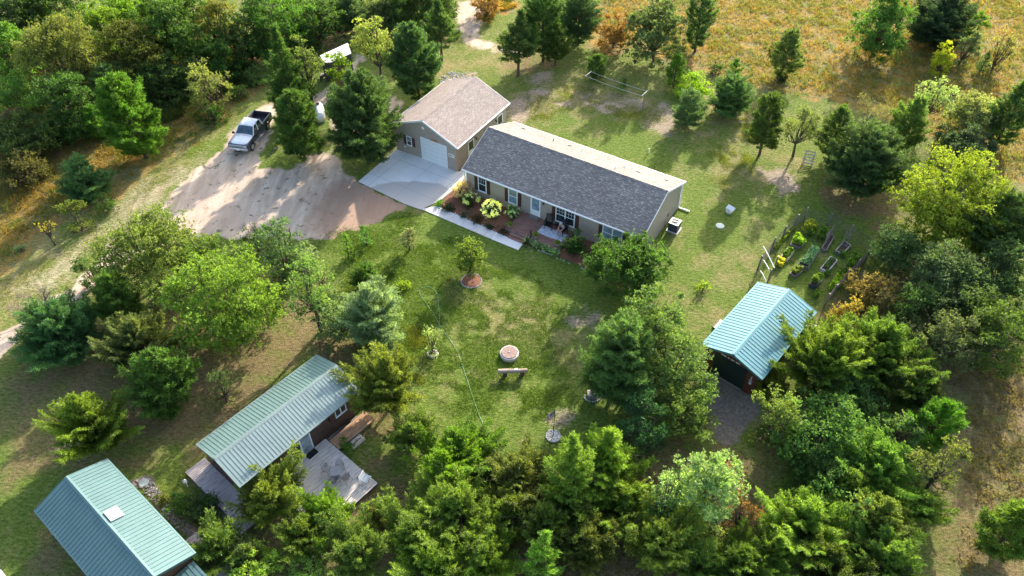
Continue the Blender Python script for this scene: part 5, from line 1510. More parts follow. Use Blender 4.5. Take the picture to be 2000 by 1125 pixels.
# leaning white gate rails on the shed side
a1 = (G(1480, 526), G(1505, 551))
gt = empty('garden_gate', a1[0], 0, 'pale peeled pole rails forming the gate of the vegetable garden', 'gate')
for (xa, ya, za), (xb, yb, zb) in (((1491, 481, 1.35), (1512.5, 523.5, 1.2)), ((1490.5, 507.5, .8), (1502, 526, .9)), ((1502, 527, .9), (1503.5, 532, .7)), ((1485, 529, .55), (1492, 540, .6)), ((1492, 541, .6), (1496.5, 552, .5))):
    q0, q1 = G(xa, ya, za) - a1[0], G(xb, yb, zb) - a1[0]; m = MB(); m.tube([q0, q0.lerp(q1, .5) + Vector((0, 0, .04)), q1], .04, 7); m.build('rail', 'plastic_white', gt)
for (x, y) in ((1498.5, 552), (1511, 527)):
    q0 = G(x, y) - a1[0]; m = MB(); m.tube([q0, q0 + Vector((0.02, 0, 1.45))], .06, 7); m.build('post', 'grey_wood', gt)


def veg(parent_loc, pts_, n, h, color, seed, label, lf=.12, cat='plants', z=.3, name='vegetable_plants'):
    """leafy growth over a small area"""
    poly = [(q.x, q.y) for q in pts_]; bb = np.array(poly); rs = np.random.RandomState(seed)
    P = rs.rand(n * 5, 2) * (bb.max(0) - bb.min(0)) + bb.min(0); P = P[pip(P, poly)][:n]
    hh = h * (.35 + .65 * vnoise(P * 3, 1.0, seed)) * rs.rand(len(P)) ** .5
    c = P.mean(0); root = empty(name, (c[0], c[1], z), 0, label, cat)
    V = np.column_stack([P - c, hh + .03])
    leaves_mesh('leaves', V, unit(rs.randn(len(V), 3) * .6 + np.array([0, 0, .8])), rs.rand(len(V)), 5, lf, lf * .33, .9, rs, root, color, quad=True)
    m = MB()
    for i in range(0, len(V), max(1, len(V) // 25)): m.tube([(V[i][0], V[i][1], -.02), (V[i][0] * .98, V[i][1], V[i][2])], .006, 3, False)
    m.build('stems', 'bark', root)
    return root


def bed(px, label, mat, pl, z=.30, crop=None):
    q = [G(1470 + x / 5.92, 430 + y / 5.92, z) for x, y in px]; c = sum(q, Vector()) / 4; c.z = 0
    b = empty('raised_bed', c, 0, label, 'planter box', 'raised beds in the vegetable garden'); L_ = [Vector((a.x - c.x, a.y - c.y, 0)) for a in q]
    m = MB()
    for i in range(4):
        a, d = L_[i], L_[(i + 1) % 4]; m.bar((a.x, a.y, z / 2), (d.x, d.y, z / 2), .07, z - .0)
    m.build('frame', mat, b)
    m = MB(); m.prism([(a.x * .96, a.y * .96) for a in L_], .01, z - .06); o = m.build('soil', 'soil', b); fix_normals(o)
    if crop: veg(c, [Vector((c.x + a.x * .9, c.y + a.y * .9, 0)) for a in L_], *crop, z=z - .05)


bed([(330, 420), (400, 455), (480, 355), (412, 312)], 'small pale rimmed raised bed, nearest the gate side fence', 'pale_wood', 0, crop=(150, .35, (.10, .17, .04), 201, 'low green plants in the small pale rimmed bed by the gate'))
bed([(530, 505), (640, 545), (775, 345), (690, 300)], 'long dark raised bed full of bluish green leaves', 'grey_wood', 0, .42, crop=(420, .35, (.15, .25, .20), 202, 'bluish green leafy rows in the long dark raised bed'))
bed([(960, 350), (1045, 385), (1135, 285), (1060, 238)], 'nearly bare grey rimmed raised bed near the back fence', 'grey_metal', 0)
bed([(787, 555), (870, 590), (980, 458), (905, 416)], 'pale rimmed raised bed with one green plant in bare soil, mid garden', 'stone', 0, crop=(45, .5, C_GREEN, 204, 'small green plants in the mid garden raised bed'))
bed([(800, 325), (850, 345), (945, 185), (895, 150)], 'dark narrow raised bed with a tall lattice trellis', 'grey_wood', 0)
bed([(435, 275), (560, 310), (615, 250), (490, 195)], 'raised bed overflowing with yellow green leaves', 'grey_wood', 0, crop=(420, .8, C_LIME, 206, 'bushy yellow green plants in the upper left raised bed'))
bed([(662, 730), (732, 762), (795, 690), (735, 655)], 'small dark planter box with feathery green leaves', 'ac_blue', 0, .38, crop=(260, 1.0, (.11, .17, .03), 207, 'feathery green plant in the small dark planter box'))
bed([(1052, 555), (1130, 600), (1255, 440), (1165, 385)], 'dark raised bed of mixed greens beside the right hand fence', 'ac_blue', 0, .38, crop=(420, .8, C_GREEN, 208, 'mixed tall greens in the raised bed by the right fence'))
bed([(432, 610), (500, 640), (575, 585), (510, 548)], 'low dark raised bed with small round plants near the long bed', 'grey_wood', 0, .25, crop=(200, .5, (.14, .18, .05), 209, 'small pale round plants in the low dark bed'))
for (xs_, lb, cc, h, n) in (([(870, 820), (940, 830), (1010, 720), (950, 680)], 'bright green plants against the right fence near the ramp', C_LIME, .9, 380),
                           ([(960, 690), (1060, 690), (1090, 600), (1000, 590)], 'loose feathery greens along the right fence', C_GREEN, .7, 260),
                           ([(555, 130), (660, 190), (740, 110), (640, 50)], 'tall yellowish plants at the back of the vegetable garden', (.24, .26, .05), 1.0, 300),
                           ([(735, 230), (800, 250), (850, 170), (780, 140)], 'feathery green clump beside the lattice trellis', C_GREEN, .9, 260),
                           ([(260, 530), (330, 560), (355, 490), (280, 460)], 'round yellow leaved plant by the gate of the vegetable garden', (.38, .36, .06), .6, 260),
                           ([(710, 900), (760, 900), (765, 840), (715, 840)], 'small green plant between the shed ramp and the beds', C_GREEN, .5, 90),
                           ([(215, 330), (265, 350), (480, 100), (430, 80)], 'narrow row of weeds inside the lawn side fence', (.16, .21, .05), .35, 420),
                           ([(820, 640), (870, 650), (900, 600), (850, 590)], 'small leafy tuft below the pale rimmed bed', C_GREEN, .4, 110),
                           ([(1000, 420), (1060, 440), (1080, 390), (1020, 370)], 'low green tuft right of the nearly bare bed', C_GREEN, .4, 110),
                           ([(620, 190), (680, 215), (735, 120), (680, 100)], 'dense green row beside the yellowish plants', C_GREEN, .7, 200)):
    veg(None, [G(1470 + x / 5.92, 430 + y / 5.92) for x, y in xs_], n, h, cc, n + int(h * 10), lb, z=0.0)
a_ = G(1470 + 825 / 5.92, 430 + 300 / 5.92); b_ = G(1470 + 915 / 5.92, 430 + 175 / 5.92); tl = empty('trellis', a_, bearing(a_, b_), 'dark wooden lattice trellis standing over the narrow bed', 'trellis')
ln = (b_ - a_).length; m = MB()
for i in range(7): m.bar((ln * i / 6, 0, 0), (ln * i / 6, .1, 1.15), .03)
for i in range(4): m.bar((0, .03 * i, .25 + .28 * i), (ln, .03 * i, .25 + .28 * i), .03)
m.build('lattice', 'grey_wood', tl)
a_ = G(1470 + 1040 / 5.92, 430 + 330 / 5.92); tl = empty('trellis', a_, R(60), 'small leaning wooden ladder trellis over the nearly bare bed', 'trellis')
m = MB(); m.bar((0, -.2, .25), (.9, -.15, 1.2), .04); m.bar((0, .2, .25), (.9, .15, 1.2), .04)
for i in range(4): m.bar((.2 * i + .1, -.2, .35 + .22 * i), (.2 * i + .1, .2, .35 + .22 * i), .03)
m.build('lattice', 'grey_wood', tl)

# ------------------------------------------------------------------ trees and shrubs (kind, centre and half size of the crown in the photograph)
GF = 'forest trees at the top left'; GB = 'pines along the bottom edge'; GRG = 'trees crowding the right side'; GY = 'young trees on the front lawn'
T = plant
# top left forest
T('K', 30, 22, 70, 60, 'dark broad tree filling the top left corner', GF, dens=.8)
T('K', 112, 20, 58, 55, 'dark tree at the top edge, second from the left corner', GF, dens=.8)
T('M', 205, 55, 42, 50, 'yellow green maple near the top edge in the left forest', GF, color=(.12, .19, .03))
T('D', 258, 30, 52, 50, 'bright green tree at the top edge between the dark ones of the left forest', GF, color=(.10, .17, .025))
T('L', 118, 112, 76, 68, 'olive fine leaved tree with feathery crown in the left forest', GF, color=(.12, .135, .045), airy=.2)
T('D', 22, 100, 46, 52, 'bright green tree on the left edge below the corner tree', GF, color=(.10, .19, .04))
T('K', 262, 112, 66, 62, 'dull dark green tree in the middle of the left forest', GF, color=(.06, .08, .025))
T('D', 350, 52, 74, 72, 'large round mid green tree in the left forest', GF, color=(.06, .12, .03))
T('M', 418, 48, 40, 58, 'green tree with yellowing leaves in the left forest', GF, color=(.14, .15, .035))
T('K', 425, 112, 48, 42, 'low dark bush like tree behind the pale birch', GF)
T('K', 478, 60, 50, 60, 'dark tree near the top edge right of the yellowing one', GF)
T('D', 532, 45, 62, 62, 'bright green round tree near the top edge left of the trailer', GF, color=(.055, .125, .03))
T('K', 618, 35, 55, 50, 'blackish green tree at the top edge above the trailer', GF)
T('WT', 688, 20, 36, 34, 'bluish pine at the top edge above the trailer', GF)
T('S', 757, 24, 40, 32, 'grey green shrub at the top edge left of the tall pine', GF, color=(.10, .14, .07))
T('D', 20, 178, 40, 45, 'light green tree on the left edge above the purplish brush', GF, color=(.10, .17, .05))
T('K', 132, 205, 62, 58, 'dark green tree behind the prominent pine of the left forest', GF)
T('W', 212, 172, 34, 42, 'blue green pine half hidden behind the prominent pine', GF)
T('K', 55, 262, 62, 45, 'dark low conifer like shrub on the left edge above the golden grass', GF)
T('A', 28, 232, 38, 34, 'purplish leafless brush on the left edge', GF, leaf=.08, color=(.16, .12, .10))
T('PB', 253, 228, 58, 76, 'prominent pine at the edge of the left forest', GF)
T('PB', 186, 240, 22, 30, 'small bright pine at the foot of the prominent forest pine', GF)
T('K', 335, 150, 60, 40, 'dark shrubs in the shade at the forest edge', GF)
T('K', 40, 330, 45, 28, 'dark weedy shrub on the left edge at the golden grass', GF, color=(.07, .08, .03))
T('L', 405, 166, 36, 46, 'pale yellowish birch at the edge of the field', color=(.20, .19, .075), airy=.35, clear=.15)
T('B', 415, 224, 22, 20, 'low green bush in the weeds left of the pickup', color=(.06, .12, .03))
T('B', 468, 178, 18, 14, 'leafy weeds beside the lane above the pickup, lower clump', color=(.10, .15, .05))
T('B', 500, 150, 22, 14, 'leafy weeds beside the lane above the pickup, upper clump', color=(.09, .14, .05))
T('WB', 162, 352, 41, 43, 'round blue spruce standing alone in the golden grass', color=(.06, .13, .085))
T('B', 206, 396, 17, 19, 'small dark green shrub at the foot of the round blue spruce', color=(.05, .10, .03))
T('D', 146, 424, 24, 30, 'young green tree below the round blue spruce', color=(.10, .15, .035))
T('BY', 90, 447, 11, 23, 'thin sapling with yellow leaves in the golden grass', color=(.42, .34, .06), airy=.6, clear=.3)
T('BS', 40, 486, 8, 6, 'tiny grey green bush in the golden grass on the left edge')
# around the garage
T('PT', 556, 140, 40, 76, 'tall pine behind the pickup with a pointed top', clear=.12)
T('D', 594, 128, 32, 54, 'poplar with pale edged leaves beside the trailer', color=(.10, .15, .055), clear=.3)
T('P', 580, 244, 44, 62, 'large dark pine right of the pickup', color=(.05, .095, .03))
T('P', 706, 232, 72, 84, 'broad dark pine left of the garage', color=(.045, .08, .035), clear=.10)
T('L', 734, 88, 46, 56, 'light olive tree with airy crown in front of the trailer', color=(.20, .22, .075), airy=.35, clear=.42)
T('P', 812, 120, 50, 66, 'dark pine behind the garage', color=(.042, .085, .038), clear=.16)
T('D', 663, 138, 26, 36, 'bright yellow green shrub by the trailer', color=(.11, .17, .02))
T('PT', 858, 48, 36, 40, 'pine with a bare lower trunk at the top edge left of the dirt track', clear=.5)
T('K', 820, 8, 70, 26, 'dark tree on the top edge above the garage pine')
T('PT', 1012, 70, 38, 46, 'pine with a bare reddish trunk, leftmost of the cluster behind the house', clear=.42)
T('P', 1063, 42, 46, 58, 'tallest olive pine of the cluster behind the house', color=(.065, .10, .04), clear=.2)
T('W', 1132, 30, 40, 50, 'dark blue green pine at the top edge, right of the cluster behind the house', clear=.1)
T('J', 1086, 82, 24, 34, 'small lighter pine in front of the cluster behind the house', color=(.07, .12, .035), clear=.2)
T('PB', 1167, 130, 18, 21, 'small bushy pine alone on the back lawn', color=(.06, .12, .03))
T('BD', 1200, 60, 38, 34, 'orange dry shrub between the back pines and the oak', color=(.22, .13, .05), airy=.3)
T('BD', 950, 10, 28, 24, 'orange dry shrub at the top edge beside the dirt track', color=(.22, .14, .06))
T('O', 1285, 58, 62, 58, 'silvery green oak at the edge of the back meadow', color=(.075, .11, .055), clear=.1)
T('PB', 1369, 36, 26, 54, 'narrow pine right of the silvery oak', color=(.05, .095, .04))
T('PB', 1320, 138, 18, 28, 'young pine at the meadow edge below the silvery oak', color=(.075, .14, .03))
T('B', 1402, 128, 12, 13, 'small dark shrub in the golden meadow, left one of a pair', color=(.05, .10, .03))
T('PB', 1438, 135, 10, 15, 'small dark shrub in the golden meadow, right one of a pair')
T('BY', 1349, 166, 32, 17, 'yellow green leafy shrubs behind the two round pines')
T('WB', 1344, 211, 27, 34, 'round blue green pine on the back lawn, the smaller of two', color=(.055, .12, .085))
T('WB', 1430, 186, 38, 37, 'round blue green pine on the back lawn, the larger of two', color=(.045, .105, .07))
T('B', 1221, 158, 7, 11, 'tiny sapling behind the clothesline')
T('P', 1537, 104, 30, 40, 'pine standing alone in the golden meadow', color=(.075, .115, .045), clear=.15)
T('B', 1528, 150, 14, 10, 'low dark shrub at the foot of the meadow pine', color=(.05, .08, .03))
T('D', 1724, 48, 56, 58, 'bright green leafy tree in the golden meadow', color=(.075, .15, .035), clear=.06)
T('WT', 1836, 36, 58, 50, 'very dark blue green pine at the top right', color=(.028, .062, .045), clear=.04)
T('B', 1905, 42, 26, 28, 'mid green shrub right of the very dark pine')
T('BY', 1844, 114, 22, 30, 'bright yellow bush in the golden meadow', color=(.36, .38, .03), dens=1.4)
T('BS', 1888, 90, 22, 36, 'grey green shrub right of the bright yellow bush', color=(.10, .15, .09))
T('W', 1921, 124, 11, 18, 'small bluish conifer at the right of the golden meadow')
T('BS', 1955, 100, 25, 40, 'sparse brown green shrub near the top right edge', color=(.16, .16, .07), airy=.6)
# right side behind the garden
T('PB', 1500, 240, 34, 48, 'pine with a leaning bare trunk on the back lawn', color=(.06, .11, .03), clear=.22)
T('L', 1566, 250, 40, 42, 'airy apple tree with a forked trunk on the back lawn', color=(.11, .17, .06), airy=.2, clear=.3)
T('P', 1636, 262, 28, 46, 'dark pine right of the airy apple tree', color=(.055, .11, .03))
T('A', 1692, 222, 26, 48, 'thin grey birch with few leaves behind the big pine', leaf=.06, color=(.20, .19, .09))
T('P', 1774, 245, 33, 52, 'mid green pine right of the thin grey birch', color=(.075, .125, .045))
T('WT', 1702, 312, 68, 64, 'big dark blue green pine at the far corner of the back lawn', color=(.040, .085, .058), clear=.14)
T('S', 1825, 192, 36, 42, 'pale leaved airy tree in front of the golden meadow', color=(.24, .27, .15), airy=.5, clear=.3)
T('S', 1898, 225, 58, 44, 'silvery leaved oak near the right edge', color=(.17, .21, .11))
T('K', 1882, 285, 55, 34, 'dark thicket below the silvery leaved oak', color=(.045, .075, .045))
T('P', 1975, 225, 34, 58, 'green pine on the right edge beside the silvery oak', color=(.055, .11, .035))
T('M', 1866, 395, 96, 88, 'large yellow green maple on the right side', color=(.165, .215, .028), clear=.1)
T('S', 1758, 488, 52, 46, 'silvery dark shrub tree beside the vegetable garden', color=(.08, .12, .06))
T('WT', 1952, 440, 58, 66, 'dark bluish pine on the right edge below the maple', GRG, color=(.035, .075, .045))
T('K', 1962, 545, 62, 60, 'dark tree on the right edge, second below the maple', GRG, color=(.045, .085, .035))
T('O', 1845, 550, 72, 68, 'blue green tree right of the dry brown shrubs', GRG, color=(.06, .095, .05))
T('K', 1945, 650, 78, 70, 'dark olive tree on the right edge above the dry clearing', GRG, color=(.05, .08, .03))
T('O', 1835, 660, 58, 62, 'grey green tree below the blue green one on the right', GRG, color=(.075, .115, .06))
T('BD', 1700, 560, 44, 36, 'ochre dry shrub right of the vegetable garden', color=(.20, .17, .07), airy=.4)
T('BD', 1735, 600, 36, 34, 'brownish dry shrub between the ochre one and the dark trees', color=(.17, .13, .07), airy=.5)
T('BD', 1655, 612, 34, 24, 'low golden shrub behind the teal roofed shed', color=(.24, .20, .06), airy=.3)
T('J', 1618, 690, 78, 70, 'bright yellow green pine leaning over the teal roof', GRG, color=(.115, .185, .032), clear=.25)
T('J', 1720, 680, 78, 66, 'bright yellow green pine right of the one at the teal roof', GRG, color=(.11, .175, .035), clear=.2)
T('S', 1775, 690, 36, 34, 'pale flowering tree among the bright pines on the right', GRG, color=(.24, .29, .17))
T('O', 1612, 850, 92, 66, 'wide mid green oak below the teal roofed shed', GRG, color=(.065, .12, .04))
T('D', 1520, 815, 44, 56, 'lighter green tree at the gravel in front of the shed', GRG, color=(.12, .165, .045))
T('JB', 1500, 755, 24, 20, 'small bright pine at the corner of the teal roofed shed', color=(.14, .20, .03))
T('PB', 1832, 828, 42, 48, 'bright long needled pine at the edge of the dry clearing', GRG, color=(.075, .14, .025))
T('L', 1838, 915, 46, 56, 'olive brown shrub tree beside the dry clearing', GRG, color=(.12, .12, .05), airy=.3)
T('S', 1760, 840, 36, 42, 'pale green leafy tree between the pines on the right', GRG, color=(.13, .20, .08))
T('J', 1715, 905, 72, 60, 'yellow green pine left of the olive shrub tree', GRG)
T('C', 1610, 925, 60, 36, 'bluish low tree in the shade below the wide oak', GRG, color=(.06, .11, .06))
T('JB', 1572, 1010, 76, 66, 'very bright pine near the bottom edge, right of the orange clearing', GB)
T('S', 1668, 1000, 30, 42, 'pale leafy tree squeezed between two pines at the bottom right', GB, color=(.15, .21, .08))
T('J', 1725, 1010, 55, 55, 'pine with dull crown right of the pale leafy tree at the bottom', GB)
T('J', 1745, 1090, 75, 52, 'yellow green pine on the bottom edge at the dry clearing', GB)
T('J', 1620, 1100, 72, 45, 'dark yellow pine on the bottom edge below the very bright one', GB, color=(.07, .10, .025))
T('PB', 1975, 1035, 52, 62, 'bright pine in the bottom right corner', color=(.085, .15, .03))
# middle
T('O', 1230, 522, 78, 66, 'dark green oak in front of the right end of the house', color=(.042, .082, .024), clear=.10)
T('O', 1305, 680, 100, 96, 'large grey green tree between the house and the teal roofed shed', color=(.075, .13, .05), clear=.06)
T('WT', 1208, 700, 70, 80, 'soft blue green pine left of the large grey green tree', color=(.065, .13, .065))
T('O', 1335, 800, 60, 56, 'dull green tree below the large grey green tree', color=(.09, .14, .04))
T('O', 1248, 832, 48, 54, 'dark bluish tree above the bright pines', color=(.035, .085, .045))
T('S', 1368, 948, 76, 84, 'white leaved maple above the orange clearing', color=(.19, .24, .15), dens=1.2, clear=.02)
T('S', 1410, 1065, 40, 36, 'smaller pale leaved shrub below the white leaved maple', color=(.15, .21, .10))
T('D', 1300, 980, 30, 60, 'dark leafy tree hidden left of the white leaved maple', color=(.06, .12, .04))
# bottom pines
T('JB', 1195, 895, 62, 66, 'bright pine left of the white leaved maple', GB)
T('J', 1130, 920, 46, 74, 'pine with drooping tips right of the flagpole', GB)
T('J', 1215, 985, 62, 52, 'pine behind the orange patch left of the white leaved maple', GB, color=(.11, .16, .03))
T('JB', 1290, 1060, 76, 58, 'bright spreading pine on the bottom edge below the white leaved maple', GB)
T('BS', 1082, 925, 30, 26, 'small silvery shrub among the pines below the flagpole')
T('JO', 1010, 925, 62, 56, 'olive pine with bare twigs left of the small silvery shrub', GB, airy=.3)
T('J', 905, 868, 58, 50, 'pine at the lower end of the garden hose', GB, color=(.10, .15, .03))
T('JB', 858, 908, 58, 54, 'bright green pine right of the mulch by the cabin deck', GB, color=(.105, .20, .025))
T('J', 800, 850, 44, 40, 'small olive pine between the cabin pine and the bright green one', GB, color=(.10, .13, .035))
T('JB', 900, 1000, 78, 58, 'wide bright pine in the middle of the bottom pines', GB)
T('J', 805, 1045, 62, 54, 'pine below the mulch clearing right of the deck', GB)
T('JB', 855, 1100, 66, 44, 'bright pine on the bottom edge left of the wide one', GB)
T('J', 950, 1085, 60, 50, 'pine on the bottom edge right of the wide one', GB, color=(.115, .175, .03))
T('J', 1060, 1020, 55, 56, 'shaded pine below the olive one with bare twigs', GB, color=(.075, .11, .03))
T('JB', 1050, 1085, 30, 62, 'slender pointed pine on the bottom edge', GB)
T('J', 1150, 1055, 66, 60, 'dark pine on the bottom edge right of the slender one', GB, color=(.085, .12, .03))
T('J', 1450, 1095, 66, 46, 'pine on the bottom edge below the orange clearing', GB, color=(.09, .13, .03))
T('J', 700, 1072, 60, 54, 'pine near the bottom edge below the cabin deck', GB)
T('JO', 748, 1000, 30, 28, 'small thin pine at the outer edge of the cabin deck', GB)
T('JB', 640, 1000, 48, 44, 'very bright pine covering the lower corner of the cabin deck', GB, color=(.135, .22, .028), clear=.2)
T('J', 522, 968, 62, 50, 'yellow green pine covering the left part of the cabin deck', GB, color=(.135, .185, .035), clear=.2)
T('J', 590, 1040, 46, 44, 'shaded pine near the bottom edge left of the deck pines', GB, color=(.085, .125, .03))
T('J', 425, 1062, 52, 46, 'open pine beside the bottom left building', GB, color=(.11, .145, .04), clear=.25)
T('BY', 505, 1104, 44, 30, 'pale yellow green shrub on the bottom edge, left one of two', color=(.22, .27, .07))
T('BY', 606, 1110, 34, 26, 'pale yellow green shrub on the bottom edge, right one of two', color=(.20, .26, .09))
T('J', 752, 732, 66, 66, 'spiky yellow green pine at the right end of the cabin', color=(.125, .165, .04), clear=.3)
T('JO', 480, 1085, 30, 30, 'small dark pine under the open one at the bottom left', GB)
T('B', 678, 868, 14, 12, 'small green plant beside the wooden steps', color=(.09, .18, .03))
T('O', 1650, 770, 62, 44, 'shaded green tree between the bright pines and the wide oak', GRG, color=(.07, .12, .05))
T('J', 1795, 755, 48, 48, 'dark green pine at the upper end of the dry clearing', GRG, color=(.06, .10, .035))
T('J', 1660, 950, 48, 44, 'middle sized pine right of the bluish low tree', GRG)
T('JO', 1800, 985, 44, 40, 'olive pine below the olive shrub tree', GRG)
T('O', 1890, 590, 55, 55, 'grey green tree between the two edge groups on the right', GRG, color=(.06, .105, .05))
T('O', 1790, 600, 46, 50, 'olive green tree right of the brownish dry shrub', GRG, color=(.075, .12, .045))
T('J', 1000, 1000, 48, 46, 'small dull pine in the middle of the bottom pines', GB, color=(.09, .135, .03))
T('JO', 945, 930, 44, 40, 'thin olive pine at the lower end of the hose', GB)
T('J', 1110, 985, 44, 44, 'dull pine below the pine with drooping tips', GB, color=(.085, .13, .03))
T('J', 1370, 1100, 50, 40, 'yellow green pine on the bottom edge left of the orange clearing', GB)
T('J', 1510, 1070, 44, 44, 'pine left of the very bright one on the bottom edge', GB, color=(.10, .15, .03))
# left middle group
T('WB', 730, 615, 58, 64, 'round soft blue pine on the front lawn', color=(.125, .195, .155))
T('S', 655, 618, 52, 52, 'silvery green leafy tree left of the round soft blue pine', color=(.13, .18, .10))
T('D', 604, 560, 50, 66, 'bright green young maple left of the silvery tree', color=(.14, .22, .075), airy=.3, clear=.35)
T('S', 552, 482, 46, 62, 'grey green poplar at the edge of the dirt drive', color=(.10, .14, .085), clear=.12)
T('S', 598, 498, 30, 28, 'small pale leaved tree right of the grey green poplar', color=(.17, .21, .14))
T('BO', 498, 462, 20, 34, 'slim olive tree left of the grey green poplar')
T('M', 442, 575, 98, 92, 'large yellow green maple in the left middle', airy=.25, color=(.14, .19, .038), clear=.10)
T('O', 395, 505, 50, 48, 'dark green tree behind the large yellow green maple', color=(.06, .10, .035))
T('L', 285, 490, 100, 78, 'airy apple tree with dark limbs over the lane', color=(.13, .155, .055), airy=.5, clear=.25)
T('O', 178, 530, 26, 30, 'dark lower limbs of leaves beside the lane, left of the airy apple tree', color=(.055, .095, .035), airy=.2)
T('W', 112, 642, 74, 64, 'wide round dark pine beside the lane at the left', color=(.045, .105, .062))
T('PB', 228, 585, 42, 52, 'young long needled pine between the lane and the maple', color=(.06, .125, .03))
T('JO', 268, 660, 70, 54, 'fine olive tree below the young long needled pine', color=(.11, .15, .06))
T('PB', 318, 745, 60, 64, 'bright young pine in the left lower middle', color=(.055, .115, .030))
T('J', 168, 812, 64, 64, 'spreading yellow green pine above the bottom left building', color=(.105, .18, .035), clear=.18)
T('D', 430, 752, 28, 38, 'thin sapling left of the cabin roof', color=(.07, .12, .035), airy=.6)
T('A', 62, 585, 44, 46, 'leafless grey tree on the left beside the lane')
T('A', 55, 650, 40, 32, 'low bare brush at the foot of the leafless grey tree', leaf=.05)
T('B', 385, 985, 30, 24, 'dark leafy bush in the bed between the two bottom left buildings', color=(.05, .10, .03))
T('B', 345, 985, 20, 22, 'round fern like plant in the bed by the gravel strip', color=(.07, .14, .03))
T('BO', 320, 972, 14, 12, 'tuft of long yellow green leaves on the gravel strip', color=(.18, .22, .06))
T('B', 400, 1000, 26, 22, 'low green bush beside the boardwalk pebbles', color=(.05, .09, .04))
# front lawn
T('C', 677, 482, 12, 23, 'young feathery conifer on the front lawn, leftmost of the row', GY, color=(.09, .17, .045))
T('C', 713, 459, 11, 19, 'young feathery conifer on the front lawn, second in the row', GY, color=(.07, .15, .06))
T('W', 797, 464, 14, 16, 'small grey blue standard tree on the front lawn', GY, color=(.13, .19, .14), clear=.45)
T('PB', 712, 545, 25, 24, 'young spiky pine behind the round soft blue pine', GY, color=(.055, .11, .03))
T('BY', 788, 555, 11, 10, 'small lime green round shrub on the front lawn', GY)
T('B', 768, 530, 8, 7, 'tiny dark shrub on the front lawn above the lime green one', GY)
T('D', 915, 496, 28, 34, 'young bright green tree growing out of the round mulch ring', dens=2.0, color=(.11, .175, .045), clear=.14)
T('BS', 843, 665, 17, 28, 'small variegated shrub beside the hose', color=(.22, .25, .14))
T('BY', 1374, 560, 10, 9, 'small yellow green shrub on the lawn left of the teal roofed shed')
T('BY', 1452, 1000, 24, 50, 'orange tinted brush in the clearing right of the white leaved maple', color=(.17, .10, .04), airy=.5, clear=.05)

# shrubs at the house
def hyd(px, py, r_, h, green, fl, label, n=46, fs=.13):
    p_ = G(px, py); root = empty('hydrangea', p_, 0, label, 'shrub', 'shrubs in the flower bed'); flower_shrub(root, r_, h, green, int(px), fl, n, fs)


hyd(903, 384, .80, 1.3, (.06, .09, .03), (.52, .42, .34), 'hydrangea with peach blossoms at the corner by the garage', 44)
hyd(917, 368, .55, 1.35, (.18, .20, .04), (.5, .46, .16), 'yellow leaved shrub against the left house corner', 20, .1)
hyd(921, 402, .72, 1.25, (.035, .07, .025), (.55, .55, .36), 'dark green hydrangea with few cream blossoms below the first window', 16)
hyd(959, 420, .82, 1.35, (.05, .085, .03), (.85, .80, .68), 'hydrangea covered in cream white blossoms', 44, .11)
hyd(1001, 423, .60, 1.15, (.07, .12, .06), (.50, .55, .46), 'small leaved shrub with pale blossoms beside the porch', 26, .08)
hyd(1176, 503, .75, 1.2, (.07, .085, .04), (.50, .38, .34), 'hydrangea with dusty pink blossoms at the right end of the bed', 56, .12)
T('B', 1126, 478, 25, 25, 'round dark green shrub at the right end of the porch', 'shrubs in the flower bed', color=(.030, .085, .018))
T('BY', 858, 396, 7, 6, 'small light green ball shrub at the left tip of the flower bed', 'shrubs in the flower bed', color=(.10, .19, .03))
T('B', 876, 404, 11, 8, 'low dark green plant beside the light green ball shrub', 'shrubs in the flower bed', color=(.035, .06, .03))
T('B', 908, 417, 7, 7, 'small bluish mound plant near the walk, left one', 'shrubs in the flower bed', color=(.04, .08, .05))
T('BO', 935, 426, 11, 9, 'brownish perennial clump below the cream hydrangea', 'shrubs in the flower bed', color=(.07, .06, .03))
T('B', 958, 441, 7, 6, 'small dark clump near the walk below the cream hydrangea', 'shrubs in the flower bed', color=(.03, .05, .02))
T('B', 984, 448, 8, 9, 'dark purplish ball shrub left of the porch steps', 'shrubs in the flower bed', color=(.05, .045, .04))
T('B', 1150, 500, 10, 8, 'low brown green plant under the dark round shrub', 'shrubs in the flower bed', color=(.06, .07, .03))
for i, (px, py, c_) in enumerate(((1032, 472, 'leftmost'), (1050, 480, 'second from the left'), (1067, 487, 'third from the left'), (1083, 495, 'rightmost'))):
    p_ = G(px, py); rs = np.random.RandomState(300 + i); n_ = 160
    root = empty('hosta', p_, 0, 'variegated hosta in the row below the porch, ' + c_, 'plant', 'hostas below the porch')
    a = rs.rand(n_) * 6.28; r1 = rs.rand(n_) ** .6 * .36
    P = np.stack([r1 * np.cos(a), r1 * np.sin(a), .10 + .30 * (1 - r1 / .4) * rs.rand(n_) + .05], 1)
    leaves_mesh('leaves', P, unit(np.stack([np.cos(a), np.sin(a), .5 + 0 * a], 1)), rs.rand(n_), 2, .17, .07, .35, rs, root, (.22, .30, .20), quad=True)

